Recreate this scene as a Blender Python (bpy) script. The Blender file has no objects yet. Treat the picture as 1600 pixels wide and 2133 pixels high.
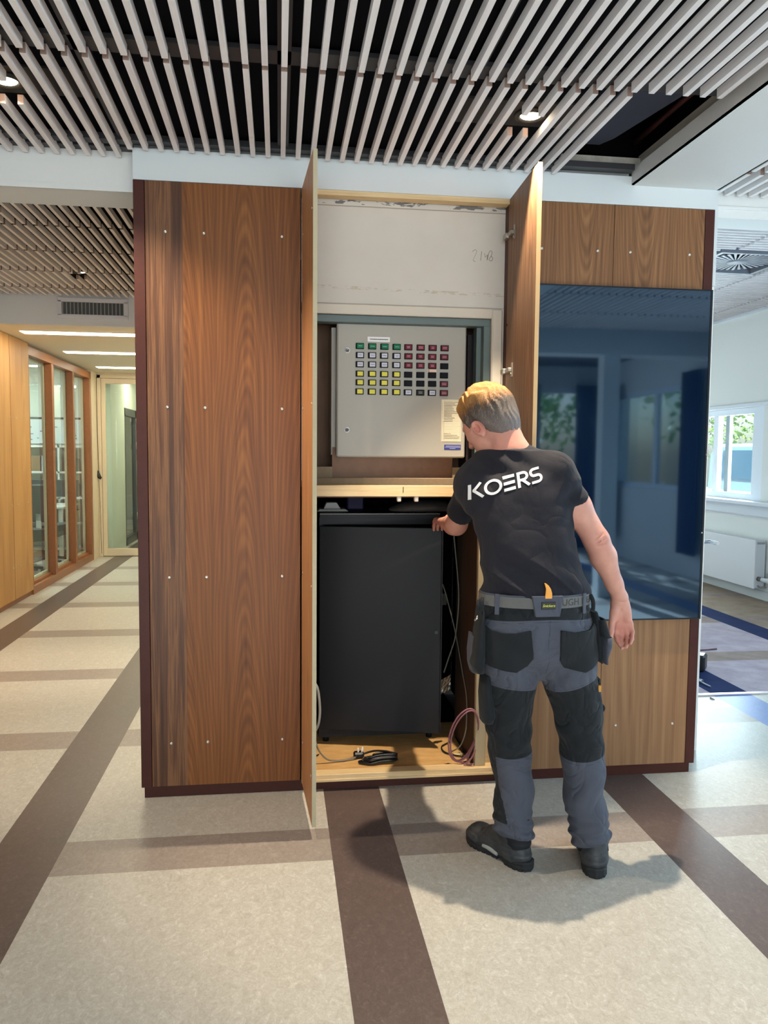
import bpy, bmesh, math, random
import numpy as np
from mathutils import Vector, Matrix, Quaternion
from mathutils.bvhtree import BVHTree

random.seed(7)
SC = bpy.context.scene

# ------------------------------------------------------------------ camera (image frame 1600 x 2133)
def look_axes(yaw, pitch, roll):
    cy, sy, cp, sp, cr, sr = math.cos(yaw), math.sin(yaw), math.cos(pitch), math.sin(pitch), math.cos(roll), math.sin(roll)
    f = Vector((sy * cp, cy * cp, -sp)); r = Vector((cy, -sy, 0)); u = r.cross(f)
    return cr * r + sr * u, -sr * r + cr * u, f
cam = bpy.data.cameras.new('camera'); camo = bpy.data.objects.new('camera', cam); SC.collection.objects.link(camo)
_r, _u, _f = look_axes(0.13302, 0.0746111, 0.0086786)
camo.matrix_world = Matrix(((_r.x, _u.x, -_f.x, 0), (_r.y, _u.y, -_f.y, 0), (_r.z, _u.z, -_f.z, 1.52), (0, 0, 0, 1)))
cam.sensor_fit = 'VERTICAL'; cam.sensor_height = 36.0; cam.lens = 1644.85 / 2133 * 36.0
cam.clip_start = 0.05; cam.clip_end = 200
SC.camera = camo

# ------------------------------------------------------------------ world, exposure
SC.view_settings.view_transform = 'Standard'; SC.view_settings.look = 'None'
SC.view_settings.exposure = 0.0; SC.view_settings.gamma = 1.0
SC.view_settings.use_curve_mapping = False
world = bpy.data.worlds.new('sky'); SC.world = world; world.use_nodes = True
wt = world.node_tree
sky = wt.nodes.new('ShaderNodeTexSky'); sky.sky_type = 'NISHITA'; sky.sun_disc = False
sky.sun_elevation = math.radians(48); sky.sun_rotation = math.radians(200); sky.air_density = 1.0; sky.dust_density = 2.0
bg = wt.nodes['Background']; bg.inputs['Strength'].default_value = 0.30
wt.links.new(sky.outputs[0], bg.inputs[0])
sun = bpy.data.lights.new('sun', 'SUN'); sun.energy = 30.0; sun.angle = math.radians(0.6); sun.color = (0.93, 0.97, 1.0)
suno = bpy.data.objects.new('sun', sun); SC.collection.objects.link(suno); suno.rotation_euler = Vector((0.12, 0.90, -0.42)).to_track_quat('-Z', 'Y').to_euler()
# window daylight (soft lamps just outside the glazing) -----------------------
def area_light(name, loc, aim, sx, sy, power, col=(1, 1, 1), spread=180):
    l = bpy.data.lights.new(name, 'AREA'); l.shape = 'RECTANGLE'; l.size = sx; l.size_y = sy; l.energy = power; l.color = col
    l.spread = math.radians(spread)
    o = bpy.data.objects.new(name, l); SC.collection.objects.link(o); o.location = loc
    o.rotation_euler = (Vector(aim) - Vector(loc)).to_track_quat('-Z', 'Y').to_euler()
    return o
area_light('daylight_back_windows', (0.5, -5.34, 1.75), (0.5, -2.6, 0.9), 5.2, 1.8, 260, (0.78, 0.91, 1.0))
area_light('daylight_right_windows', (5.32, 3.2, 1.73), (0.0, 3.2, 1.2), 4.8, 1.3, 200, (0.62, 0.78, 1.0))
area_light('daylight_far_right_windows', (5.34, 9.0, 1.60), (3.0, 8.4, 0.9), 1.9, 0.9, 200, (0.80, 0.90, 1.0))
# ------------------------------------------------------------------ helpers
R_ = math.radians
COL = bpy.context.scene.collection

def tag(o, label=None, cat=None, group=None, kind=None):
    if label: o['label'] = label
    if cat: o['category'] = cat
    if group: o['group'] = group
    if kind: o['kind'] = kind
    return o

def empty(name, loc=(0, 0, 0), rz=0.0, parent=None):
    o = bpy.data.objects.new(name, None)
    o.empty_display_size = 0.05
    COL.objects.link(o)
    o.location = loc
    o.rotation_euler = (0, 0, rz)
    if parent: o.parent = parent
    return o

class MB:
    """collects shapes into one bmesh, then links them as ONE mesh object"""
    def __init__(s):
        s.bm = bmesh.new()
    def _bev(s, verts, bev, seg=1):
        if bev > 0:
            es = list({e for v in verts for e in v.link_edges})
            bmesh.ops.bevel(s.bm, geom=es, offset=bev, segments=seg, affect='EDGES', profile=0.7)
    def box(s, x0, x1, y0, y1, z0, z1, bev=0.0, mat=None, mi=0, M=None):
        r = bmesh.ops.create_cube(s.bm, size=1.0)
        vs = r['verts']
        for v in vs:
            v.co = Vector(((x0 + x1) / 2 + v.co.x * (x1 - x0), (y0 + y1) / 2 + v.co.y * (y1 - y0), (z0 + z1) / 2 + v.co.z * (z1 - z0)))
            if M is not None: v.co = M @ v.co
        if mi:
            for f in {f for v in vs for f in v.link_faces}: f.material_index = mi
        s._bev(vs, bev)
        return s
    def prism(s, pts, axis, a, b, bev=0.0, mi=0, M=None):
        """pts: polygon in the two other axes (in order), extruded along axis from a to b"""
        def mk(p, t):
            if axis == 'x': c = Vector((t, p[0], p[1]))
            elif axis == 'y': c = Vector((p[0], t, p[1]))
            else: c = Vector((p[0], p[1], t))
            return M @ c if M is not None else c
        va = [s.bm.verts.new(mk(p, a)) for p in pts]
        vb = [s.bm.verts.new(mk(p, b)) for p in pts]
        n = len(pts)
        fs = [s.bm.faces.new(va), s.bm.faces.new(list(reversed(vb)))]
        for i in range(n):
            fs.append(s.bm.faces.new((va[i], vb[i], vb[(i + 1) % n], va[(i + 1) % n])))
        for f in fs: f.material_index = mi
        bmesh.ops.recalc_face_normals(s.bm, faces=fs)
        s._bev(va + vb, bev)
        return s
    def cyl(s, p0, p1, r, r1=None, n=20, caps=True, mi=0):
        p0, p1 = Vector(p0), Vector(p1)
        r1 = r if r1 is None else r1
        d = (p1 - p0)
        q = d.to_track_quat('Z', 'Y')
        ra = [s.bm.verts.new(p0 + q @ Vector((r * math.cos(2 * math.pi * i / n), r * math.sin(2 * math.pi * i / n), 0))) for i in range(n)]
        rb = [s.bm.verts.new(p1 + q @ Vector((r1 * math.cos(2 * math.pi * i / n), r1 * math.sin(2 * math.pi * i / n), 0))) for i in range(n)]
        fs = []
        for i in range(n):
            f = s.bm.faces.new((ra[i], ra[(i + 1) % n], rb[(i + 1) % n], rb[i])); f.smooth = True; f.material_index = mi; fs.append(f)
        if caps:
            for lst in (list(reversed(ra)), rb):
                f = s.bm.faces.new(lst); f.material_index = mi; fs.append(f)
        return s
    def tube(s, pts, r, n=8, sub=6, closed=False, mi=0):
        """smooth tube through points (Catmull-Rom)"""
        P = [Vector(p) for p in pts]
        path = []
        m = len(P)
        if sub > 1 and m > 2:
            rng = range(m if closed else m - 1)
            for i in rng:
                p0 = P[(i - 1) % m] if (closed or i > 0) else P[0]
                p1 = P[i]; p2 = P[(i + 1) % m]
                p3 = P[(i + 2) % m] if (closed or i + 2 < m) else P[-1]
                for k in range(sub):
                    t = k / sub
                    path.append(0.5 * ((2 * p1) + (p2 - p0) * t + (2 * p0 - 5 * p1 + 4 * p2 - p3) * t * t + (3 * p1 - p0 - 3 * p2 + p3) * t ** 3))
            if not closed: path.append(P[-1])
        else:
            path = P
        rings = []
        L = len(path)
        up = Vector((0.13, 0.21, 0.97)).normalized()
        rr = r if callable(r) else (lambda t: r)
        for i, p in enumerate(path):
            a = path[i - 1] if (i > 0 or closed) else path[0]
            b = path[(i + 1) % L] if (i < L - 1 or closed) else path[-1]
            t = (b - a).normalized()
            u = (up - t * up.dot(t))
            if u.length < 1e-3: u = Vector((1, 0, 0)) - t * t.x
            u.normalize(); w = t.cross(u); up = u
            q = rr(i / max(1, L - 1))
            rings.append([s.bm.verts.new(p + (u * math.cos(2 * math.pi * k / n) + w * math.sin(2 * math.pi * k / n)) * q) for k in range(n)])
        for i in range(L if closed else L - 1):
            A, B = rings[i], rings[(i + 1) % L]
            for k in range(n):
                f = s.bm.faces.new((A[k], A[(k + 1) % n], B[(k + 1) % n], B[k])); f.smooth = True; f.material_index = mi
        if not closed:
            for rg in (list(reversed(rings[0])), rings[-1]):
                f = s.bm.faces.new(rg); f.material_index = mi
        return s
    def lathe(s, prof, c=(0, 0, 0), axis='z', n=32, mi=0):
        """prof: list of (radius, height)"""
        c = Vector(c); rings = []
        def pt(r, h, a):
            x, y = r * math.cos(a), r * math.sin(a)
            if axis == 'z': return c + Vector((x, y, h))
            if axis == 'y': return c + Vector((x, h, y))
            return c + Vector((h, x, y))
        for r, h in prof:
            rings.append([s.bm.verts.new(pt(max(r, 1e-5), h, 2 * math.pi * k / n)) for k in range(n)])
        fs = []
        for A, B in zip(rings, rings[1:]):
            for k in range(n):
                f = s.bm.faces.new((A[k], A[(k + 1) % n], B[(k + 1) % n], B[k])); f.smooth = True; f.material_index = mi; fs.append(f)
        fs.append(s.bm.faces.new(rings[0])); fs.append(s.bm.faces.new(rings[-1]))
        for f in fs: f.material_index = mi
        bmesh.ops.recalc_face_normals(s.bm, faces=fs)
        return s
    def ball(s, c, r, sc=(1, 1, 1), n=16, M=None, mi=0):
        rr = bmesh.ops.create_uvsphere(s.bm, u_segments=n, v_segments=max(6, n // 2), radius=r)
        for v in rr['verts']:
            co = Vector((v.co.x * sc[0], v.co.y * sc[1], v.co.z * sc[2]))
            v.co = Vector(c) + (M @ co if M is not None else co)
        for f in {f for v in rr['verts'] for f in v.link_faces}: f.smooth = True; f.material_index = mi
        return s
    def build(s, name, mat, parent=None, autosmooth=False):
        me = bpy.data.meshes.new(name)
        s.bm.normal_update()
        s.bm.to_mesh(me); s.bm.free()
        for m in (mat if isinstance(mat, (list, tuple)) else [mat]): me.materials.append(m)
        o = bpy.data.objects.new(name, me)
        COL.objects.link(o)
        if parent:
            o.parent = parent
            o.matrix_parent_inverse = parent_world(parent).inverted()
        return o

def parent_world(o):
    M = Matrix.LocRotScale(o.location, o.rotation_euler.to_quaternion(), None)
    if o.parent: M = parent_world(o.parent) @ o.matrix_parent_inverse @ M
    return M

def struct(o):
    o['kind'] = 'structure'
    return o

def dup_tree(o, parent=None, off=(0, 0, 0)):
    c = o.copy(); COL.objects.link(c)
    if parent is not None: c.parent = parent
    else: c.location = Vector(o.location) + Vector(off)
    for ch in list(o.children): dup_tree(ch, c)
    return c

def mesh_from(name, verts, faces, mat, parent=None, smooth=True, attrs=None):
    me = bpy.data.meshes.new(name)
    verts = np.asarray(verts, dtype=np.float32); faces = np.asarray(faces, dtype=np.int32)
    nf, k = faces.shape
    me.vertices.add(len(verts)); me.vertices.foreach_set('co', verts.ravel())
    me.loops.add(nf * k); me.loops.foreach_set('vertex_index', faces.ravel())
    me.polygons.add(nf); me.polygons.foreach_set('loop_start', np.arange(nf, dtype=np.int32) * k)
    me.update(calc_edges=True); me.validate()
    if smooth: me.polygons.foreach_set('use_smooth', np.ones(len(me.polygons), dtype=bool))
    for n, a in (attrs or {}).items():
        at = me.attributes.new(n, 'FLOAT', 'POINT'); at.data.foreach_set('value', np.asarray(a, dtype=np.float32))
    for m in (mat if isinstance(mat, (list, tuple)) else [mat]): me.materials.append(m)
    o = bpy.data.objects.new(name, me); COL.objects.link(o)
    if parent:
        o.parent = parent; o.matrix_parent_inverse = parent_world(parent).inverted()
    return o

# ------------------------------------------------------------------ materials
def srgb(r, g, b):
    f = lambda c: (c / 255 / 12.92) if c / 255 <= 0.04045 else ((c / 255 + 0.055) / 1.055) ** 2.4
    return (f(r), f(g), f(b), 1.0)

class NT:
    def __init__(s, name):
        s.m = bpy.data.materials.new(name); s.m.use_nodes = True
        s.t = s.m.node_tree; s.b = s.t.nodes['Principled BSDF']; s.N = s.t.nodes; s.L = s.t.links
    def n(s, typ, **kw):
        x = s.N.new(typ)
        for k, v in kw.items(): setattr(x, k, v)
        return x
    def link(s, a, b): s.L.new(a, b)
    def put(s, inp, v):
        if hasattr(v, 'is_output') or isinstance(v, bpy.types.NodeSocket): s.L.new(v, inp)
        else: inp.default_value = v
    def math(s, op, a, b=None, c=None, clamp=False):
        x = s.n('ShaderNodeMath', operation=op); x.use_clamp = clamp
        s.put(x.inputs[0], a)
        if b is not None: s.put(x.inputs[1], b)
        if c is not None: s.put(x.inputs[2], c)
        return x.outputs[0]
    def coords(s, kind='Object'):
        return s.n('ShaderNodeTexCoord').outputs[kind]
    def sep(s, v):
        x = s.n('ShaderNodeSeparateXYZ'); s.L.new(v, x.inputs[0]); return x.outputs
    def comb(s, x, y, z):
        c = s.n('ShaderNodeCombineXYZ'); s.put(c.inputs[0], x); s.put(c.inputs[1], y); s.put(c.inputs[2], z); return c.outputs[0]
    def mapv(s, v, scale=(1, 1, 1), loc=(0, 0, 0), rot=(0, 0, 0)):
        x = s.n('ShaderNodeMapping'); s.L.new(v, x.inputs[0])
        x.inputs['Location'].default_value = loc; x.inputs['Rotation'].default_value = rot; x.inputs['Scale'].default_value = scale
        return x.outputs[0]
    def noise(s, v, scale=5, detail=4, rough=0.5, dist=0.0, out='Fac'):
        x = s.n('ShaderNodeTexNoise'); s.L.new(v, x.inputs['Vector'])
        x.inputs['Scale'].default_value = scale; x.inputs['Detail'].default_value = detail
        x.inputs['Roughness'].default_value = rough; x.inputs['Distortion'].default_value = dist
        return x.outputs[out]
    def ramp(s, f, stops, interp='LINEAR'):
        x = s.n('ShaderNodeValToRGB'); s.L.new(f, x.inputs[0]); cr = x.color_ramp; cr.interpolation = interp
        while len(cr.elements) > 1: cr.elements.remove(cr.elements[-1])
        cr.elements[0].position = stops[0][0]; cr.elements[0].color = stops[0][1]
        for p, c in stops[1:]:
            e = cr.elements.new(p); e.color = c
        return x.outputs[0]
    def mix(s, f, a, b, blend='MIX'):
        x = s.n('ShaderNodeMix', data_type='RGBA', blend_type=blend)
        s.put(x.inputs[0], f); s.put(x.inputs[6], a); s.put(x.inputs[7], b)
        return x.outputs[2]
    def bump(s, h, strength=0.2, dist=0.01):
        x = s.n('ShaderNodeBump'); s.L.new(h, x.inputs['Height']); x.inputs['Strength'].default_value = strength; x.inputs['Distance'].default_value = dist
        s.L.new(x.outputs[0], s.b.inputs['Normal'])
    def attr(s, name):
        x = s.n('ShaderNodeAttribute'); x.attribute_name = name; return x.outputs['Fac']
    def set(s, **kw):
        for k, v in kw.items(): s.put(s.b.inputs[k.replace('_', ' ')], v)
        return s

def plain(name, col, rough=0.6, metal=0.0, spec=0.5, grain=0.0, gs=60.0, **kw):
    t = NT(name)
    if grain > 0:
        n = t.noise(t.coords(), gs, 4, 0.6)
        f = t.math('MULTIPLY_ADD', n, 2 * grain, 1 - grain)
        v = t.n('ShaderNodeVectorMath', operation='SCALE'); v.inputs[0].default_value = col[:3]; t.link(f, v.inputs['Scale'])
        t.link(v.outputs[0], t.b.inputs['Base Color'])
    else:
        t.b.inputs['Base Color'].default_value = col
    t.set(Roughness=rough, Metallic=metal)
    t.b.inputs['Specular IOR Level'].default_value = spec
    for k, v in kw.items(): t.b.inputs[k.replace('_', ' ')].default_value = v
    return t.m

def emit(name, col, strength):
    t = NT(name)
    t.b.inputs['Base Color'].default_value = (0, 0, 0, 1)
    t.b.inputs['Emission Color'].default_value = col
    t.b.inputs['Emission Strength'].default_value = strength
    return t.m
# ------------------------------------------------------------------ room materials
def walnut(name, cA, cB, cC, u0=0.0, wleaf=0.12, per=0.050, k=38.0, sgn=1.0, rough=0.48, dark_below=None, coat=0.0, warp=0.28):
    t = NT(name); co = t.coords(); X, Y, Z = t.sep(co)
    u = t.math('ADD', X, Y)
    wc = t.noise(t.comb(0.3, 0.0, t.math('MULTIPLY', Z, 0.8)), 1.0, 2, 0.5)
    p = t.math('PINGPONG', t.math('ADD', t.math('MULTIPLY_ADD', wc, 0.09, u), 10.0 - u0 - 0.045), wleaf)
    w1 = t.noise(t.comb(t.math('MULTIPLY', u, 3.2), t.math('MULTIPLY', Z, 0.75), 1.7 + u0), 1.0, 3, 0.5)
    w2 = t.noise(t.comb(t.math('MULTIPLY', u, 14), t.math('MULTIPLY', Z, 2.0), 4.7), 1.0, 2, 0.5)
    pw = t.math('ADD', p, t.math('MULTIPLY', t.math('SUBTRACT', w2, 0.5), 0.018))
    c = t.math('ADD', t.math('MULTIPLY', Z, sgn * 0.30), t.math('MULTIPLY', t.math('MULTIPLY', pw, pw), k))
    c = t.math('ADD', c, t.math('MULTIPLY', w1, warp))
    ringn = t.math('SINE', t.math('MULTIPLY', c, 2 * math.pi / per))
    ring2 = t.math('SINE', t.math('MULTIPLY', c, 2 * math.pi / (per * 3.7)))
    fib = t.noise(t.comb(t.math('MULTIPLY', u, 330), t.math('MULTIPLY', Z, 5.0), 0.0), 1.0, 4, 0.7)
    fib2 = t.noise(t.comb(t.math('MULTIPLY', u, 70), t.math('MULTIPLY', Z, 1.1), 2.0), 1.0, 3, 0.6)
    fall = t.math('SUBTRACT', 1.0, t.math('DIVIDE', p, 0.105), clamp=True)
    v = t.math('MULTIPLY_ADD', t.math('MULTIPLY', ringn, fall), 0.11, 0.5)
    v = t.math('ADD', v, t.math('MULTIPLY', ring2, 0.08))
    v = t.math('ADD', v, t.math('MULTIPLY', t.math('SUBTRACT', fib, 0.5), 0.35))
    v = t.math('ADD', v, t.math('MULTIPLY', t.math('SUBTRACT', fib2, 0.5), 0.75))
    col = t.ramp(v, [(0.15, cA), (0.5, cB), (0.85, cC)])
    if dark_below is not None:
        s_ = t.noise(t.comb(t.math('MULTIPLY', u, 38), t.math('MULTIPLY', Z, 0.9), 9.0), 1.0, 3, 0.55, 0.6)
        v2 = t.math('ADD', s_, t.math('MULTIPLY', t.math('SUBTRACT', fib, 0.5), 0.3))
        cd = t.ramp(v2, [(0.28, srgb(70, 45, 31)), (0.46, srgb(96, 63, 42)), (0.56, srgb(132, 92, 60)), (0.63, srgb(92, 60, 40)), (0.75, srgb(148, 104, 68))])
        edge = t.math('ADD', u, t.math('MULTIPLY', w2, 0.0))
        m = t.math('LESS_THAN', edge, dark_below)
        col = t.mix(m, col, cd)
    t.put(t.b.inputs['Base Color'], col)
    t.set(Roughness=rough); t.b.inputs['Coat Weight'].default_value = coat; t.b.inputs['Coat Roughness'].default_value = 0.25
    t.b.inputs['Specular IOR Level'].default_value = 0.3
    t.bump(fib, 0.05, 0.002)
    return t.m
W1 = (srgb(92, 52, 22), srgb(124, 75, 35), srgb(152, 98, 48))
M_wal_left = walnut('walnut_left', *W1, u0=3.45 - 0.12, wleaf=0.135, per=0.027, k=30.0, warp=0.16, dark_below=3.45 - 0.384)
M_wal_door_lit = walnut('walnut_door', srgb(176, 116, 74), srgb(206, 146, 98), srgb(226, 170, 122), u0=0.1, wleaf=0.12)  # same walnut made paler: warm light on this face put into the colour
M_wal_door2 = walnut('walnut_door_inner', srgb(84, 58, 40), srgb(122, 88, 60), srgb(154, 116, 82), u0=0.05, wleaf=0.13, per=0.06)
M_wal_tr = walnut('walnut_right_top', srgb(94, 64, 40), srgb(130, 90, 58), srgb(158, 115, 76), u0=3.45 + 1.30, wleaf=0.14, sgn=-1.0, per=0.026, k=30, warp=0.3)
M_wal_br = walnut('walnut_right_bottom', srgb(114, 81, 54), srgb(146, 108, 75), srgb(168, 130, 92), u0=3.45 + 1.2, wleaf=0.30, k=14, per=0.09, warp=0.5)
M_wal_far = walnut('oak_far_wall', srgb(168, 120, 66), srgb(198, 148, 86), srgb(216, 170, 108), u0=0.3, wleaf=0.6, k=3, per=0.2, warp=0.8)
M_maroon = plain('maroon_stained_edge', srgb(72, 36, 28), 0.5, spec=0.25, grain=0.15, gs=40)
M_frame_wood = plain('stained_frame_wood', srgb(146, 92, 54), 0.4, grain=0.15, gs=30)
M_white = plain('white_wall_paint', srgb(226, 226, 222), 0.75, grain=0.02)
M_cream = plain('cream_paint', srgb(226, 210, 180), 0.6)
M_cream2 = plain('warm_white_ceiling', srgb(230, 220, 196), 0.7)
M_black_felt = plain('black_felt_backing', srgb(20, 20, 24), 0.95, spec=0.1, grain=0.3, gs=200)
M_rail = plain('black_ceiling_rail', srgb(44, 43, 46), 0.5)
M_pine = None
def pine(name, a, b, sc=(60, 60, 3), rough=0.6, axis_long='z'):
    t = NT(name); co = t.coords(); v = t.mapv(co, sc)
    n = t.noise(v, 1.0, 4, 0.6); n2 = t.noise(co, 5, 3, 0.6, 1.0)
    f = t.math('ADD', t.math('MULTIPLY', n, 0.7), t.math('MULTIPLY', n2, 0.3))
    t.put(t.b.inputs['Base Color'], t.ramp(f, [(0.3, a), (0.7, b)])); t.set(Roughness=rough); return t.m
M_slat = pine('whitewashed_slat', srgb(236, 228, 224), srgb(252, 248, 246), (90, 3, 90), 0.6)
M_slat2 = pine('whitewashed_slat_crosswise', srgb(204, 198, 198), srgb(232, 226, 226), (3, 90, 90), 0.6)
M_endgrain = plain('raw_end_grain', srgb(150, 122, 108), 0.8, grain=0.15)
M_pine = pine('pale_pine', srgb(206, 176, 128), srgb(234, 208, 160), (4, 60, 60))
M_ply = pine('plywood_floor', srgb(196, 150, 92), srgb(222, 182, 122), (12, 30, 12), 0.5)
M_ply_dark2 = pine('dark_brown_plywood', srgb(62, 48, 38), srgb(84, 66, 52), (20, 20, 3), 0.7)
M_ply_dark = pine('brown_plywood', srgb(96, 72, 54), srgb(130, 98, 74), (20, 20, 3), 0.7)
M_mdf = plain('pale_board_edge', srgb(186, 172, 140), 0.6, grain=0.08)

# floor: marbled linoleum with an inlaid grid -- X stripes dark, Y bands taupe
def lino():
    t = NT('marbled_linoleum'); co = t.coords(); X, Y, Z = t.sep(co)
    n1 = t.noise(t.mapv(co, (1.5, 1, 1)), 26, 8, 0.72, 1.4); n2 = t.noise(co, 110, 5, 0.7, 1.2); n3 = t.noise(co, 2.2, 3, 0.5)
    m = t.math('ADD', t.math('MULTIPLY', n1, 0.62), t.math('MULTIPLY', n2, 0.38))
    base = t.ramp(m, [(0.36, srgb(166, 162, 152)), (0.48, srgb(184, 181, 172)), (0.55, srgb(193, 191, 183)), (0.64, srgb(214, 212, 205))])
    base = t.mix(t.math('MULTIPLY', n3, 0.25), base, srgb(192, 184, 166))
    bandc = t.ramp(m, [(0.34, srgb(136, 126, 118)), (0.52, srgb(152, 142, 134)), (0.66, srgb(170, 161, 153))])
    dark = t.ramp(m, [(0.34, srgb(84, 71, 67)), (0.54, srgb(98, 84, 80)), (0.68, srgb(120, 106, 100))])
    blue = t.ramp(m, [(0.36, srgb(78, 104, 158)), (0.6, srgb(104, 132, 188))])
    fx = t.math('MODULO', t.math('ADD', X, 12.70 - 0.1985), 1.2700)
    isx = t.math('LESS_THAN', fx, 0.2525)
    fy = t.math('MODULO', t.math('ADD', Y, 12.62 - 2.8475), 1.2620)
    isy = t.math('LESS_THAN', fy, 0.2540)
    c = t.mix(isy, base, bandc)
    dk = t.mix(t.math('GREATER_THAN', X, 2.5), dark, blue)
    c = t.mix(isx, c, dk)
    t.put(t.b.inputs['Base Color'], c)
    t.put(t.b.inputs['Roughness'], t.math('MULTIPLY_ADD', n1, 0.10, 0.30)); t.b.inputs['Specular IOR Level'].default_value = 0.42
    t.bump(n3, 0.02, 0.02)
    return t.m
def carpet():
    t = NT('loop_carpet'); co = t.coords(); X, Y, Z = t.sep(co)
    n = t.noise(co, 420, 4, 0.8); n2 = t.noise(co, 6, 4, 0.6)
    s_ = t.math('ADD', t.math('MULTIPLY', n, 0.6), t.math('MULTIPLY', n2, 0.4))
    base = t.ramp(s_, [(0.35, srgb(150, 136, 144)), (0.65, srgb(196, 182, 190))])
    bandc = t.ramp(s_, [(0.35, srgb(128, 110, 104)), (0.65, srgb(170, 152, 142))])
    navy = t.ramp(s_, [(0.3, srgb(28, 38, 74)), (0.7, srgb(46, 58, 98))])
    taupe = t.ramp(s_, [(0.35, srgb(130, 112, 98)), (0.65, srgb(172, 154, 136))])
    fx = t.math('MODULO', t.math('ADD', X, 12.70 - 0.1985), 1.2700); isx = t.math('LESS_THAN', fx, 0.2525)
    fy = t.math('MODULO', t.math('ADD', Y, 12.62 - 2.8475), 1.2620); isy = t.math('LESS_THAN', fy, 0.2540)
    base = t.mix(t.math('GREATER_THAN', t.math('SUBTRACT', X, 0.0), 4.24), base, taupe)
    c = t.mix(isy, base, bandc); c = t.mix(isx, c, navy)
    t.put(t.b.inputs['Base Color'], c); t.set(Roughness=0.95); t.b.inputs['Specular IOR Level'].default_value = 0.1
    t.bump(n, 0.5, 0.004); return t.m
mb = MB(); mb.box(-6.5, 5.3, -5.2, 12.0, -0.10, 0.0); mb.box(-6.5, 2.0, 12.0, 18, -0.10, 0.0)
struct(mb.build('floor', lino()))
mb = MB(); mb.box(2.14, 5.08, 4.625, 10.0, 0.0, 0.006); struct(mb.build('floor_carpet', carpet()))
mb = MB(); mb.box(2.14, 5.08, 4.592, 4.627, 0.0, 0.009, 0.002); struct(mb.build('trim_threshold', plain('brushed_strip', srgb(214, 200, 200), 0.3, 0.6)))

# ------------------------------------------------------------------ ceilings
SP = 0.0621
def slats_y(mb, rows, x_from, x_to, zb=2.75, h=0.033, w_=0.0195, x_ref=1.2, sp=SP, cut=None):
    k0 = math.ceil((x_from - x_ref) / sp); k1 = math.floor((x_to - x_ref) / sp)
    for k in range(k0, k1 + 1):
        x = x_ref + k * sp
        for (a, b) in rows:
            segs = [(a, b)]
            for (cx0, cx1, cy0, cy1) in (cut or []):
                if cx0 < x < cx1:
                    ns = []
                    for (p, q) in segs:
                        if q <= cy0 or p >= cy1: ns.append((p, q))
                        else:
                            if p < cy0: ns.append((p, cy0))
                            if q > cy1: ns.append((cy1, q))
                    segs = ns
            for (p, q) in segs:
                if q - p > 0.02:
                    n0 = len(mb.bm.verts); mb.box(x - w_ / 2, x + w_ / 2, p, q, zb, zb + h)
                    for f in list(mb.bm.faces)[-6:]:
                        ys = [v.co.y for v in f.verts]
                        if max(ys) - min(ys) < 1e-5: f.material_index = 1
ceil_root = empty('ceiling', (0, 0, 2.75)); struct(ceil_root)
LIGHTS_MAIN = [(0.943, 3.02), (-0.943, 3.02), (0.943, 0.42), (-0.943, 0.42)]
cuts = [(x - 0.055, x + 0.020, y - 0.135 if y > 2 else y - 0.1, y + 0.048 if y > 2 else y + 0.1) for x, y in LIGHTS_MAIN[:1]] + [(x - 0.06, x + 0.06, y - 0.135, y + 0.048) for x, y in LIGHTS_MAIN[1:2]] + [(x - 0.055, x + 0.055, y - 0.1, y + 0.1) for x, y in LIGHTS_MAIN[2:]]
cuts = [(0.87, 0.985, 2.885, 3.068), (-0.985, -0.87, 2.888, 3.066)] + cuts[2:]
# the row that ends above the cabinets (last five slats missing over the open hatch)
mb = MB(); slats_y(mb, [(2.680, 3.445)], -0.62, 1.21, cut=cuts); slats_y(mb, [(2.680, 3.54)], -3.3, -0.63, cut=cuts)
mb.build('slat_panel', [M_slat, M_endgrain], ceil_root)
mb = MB(); slats_y(mb, [(1.875, 2.650)], -3.3, 1.53, cut=cuts); mb.build('slat_panel', [M_slat, M_endgrain], ceil_root)
mb = MB(); slats_y(mb, [(1.070, 1.845), (0.265, 1.040), (-0.54, 0.235), (-1.02, -0.57)], -3.3, 1.53, cut=cuts); mb.build('slat_panel', [M_slat, M_endgrain], ceil_root)
# black backing and rails above the slats
mb = MB(); mb.box(-3.3, 1.215, -1.05, 3.47, 2.815, 2.825); mb.box(1.215, 1.575, -1.05, 2.60, 2.815, 2.825)
mb.box(-3.3, -0.60, 3.47, 3.56, 2.815, 2.825)
mb.build('backing', M_black_felt, ceil_root)
mb = MB()
for y in (2.665, 1.86, 1.055, 0.25, -0.555): mb.box(-3.3, 1.56, y - 0.045, y + 0.045, 2.785, 2.80)
mb.box(-3.3, 1.56, 3.41, 3.463, 2.775, 2.80); mb.box(-3.3, -0.605, 3.50, 3.553, 2.778, 2.80)
for x in (0.02, -0.62, -1.26, -1.9, -2.54): mb.box(x - 0.022, x + 0.022, -1.02, 3.41, 2.785, 2.812)
for x in (0.66, 1.235): mb.box(x - 0.014, x + 0.014, -1.02, 2.62, 2.785, 2.812)
mb.build('rail', M_rail, ceil_root)
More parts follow.
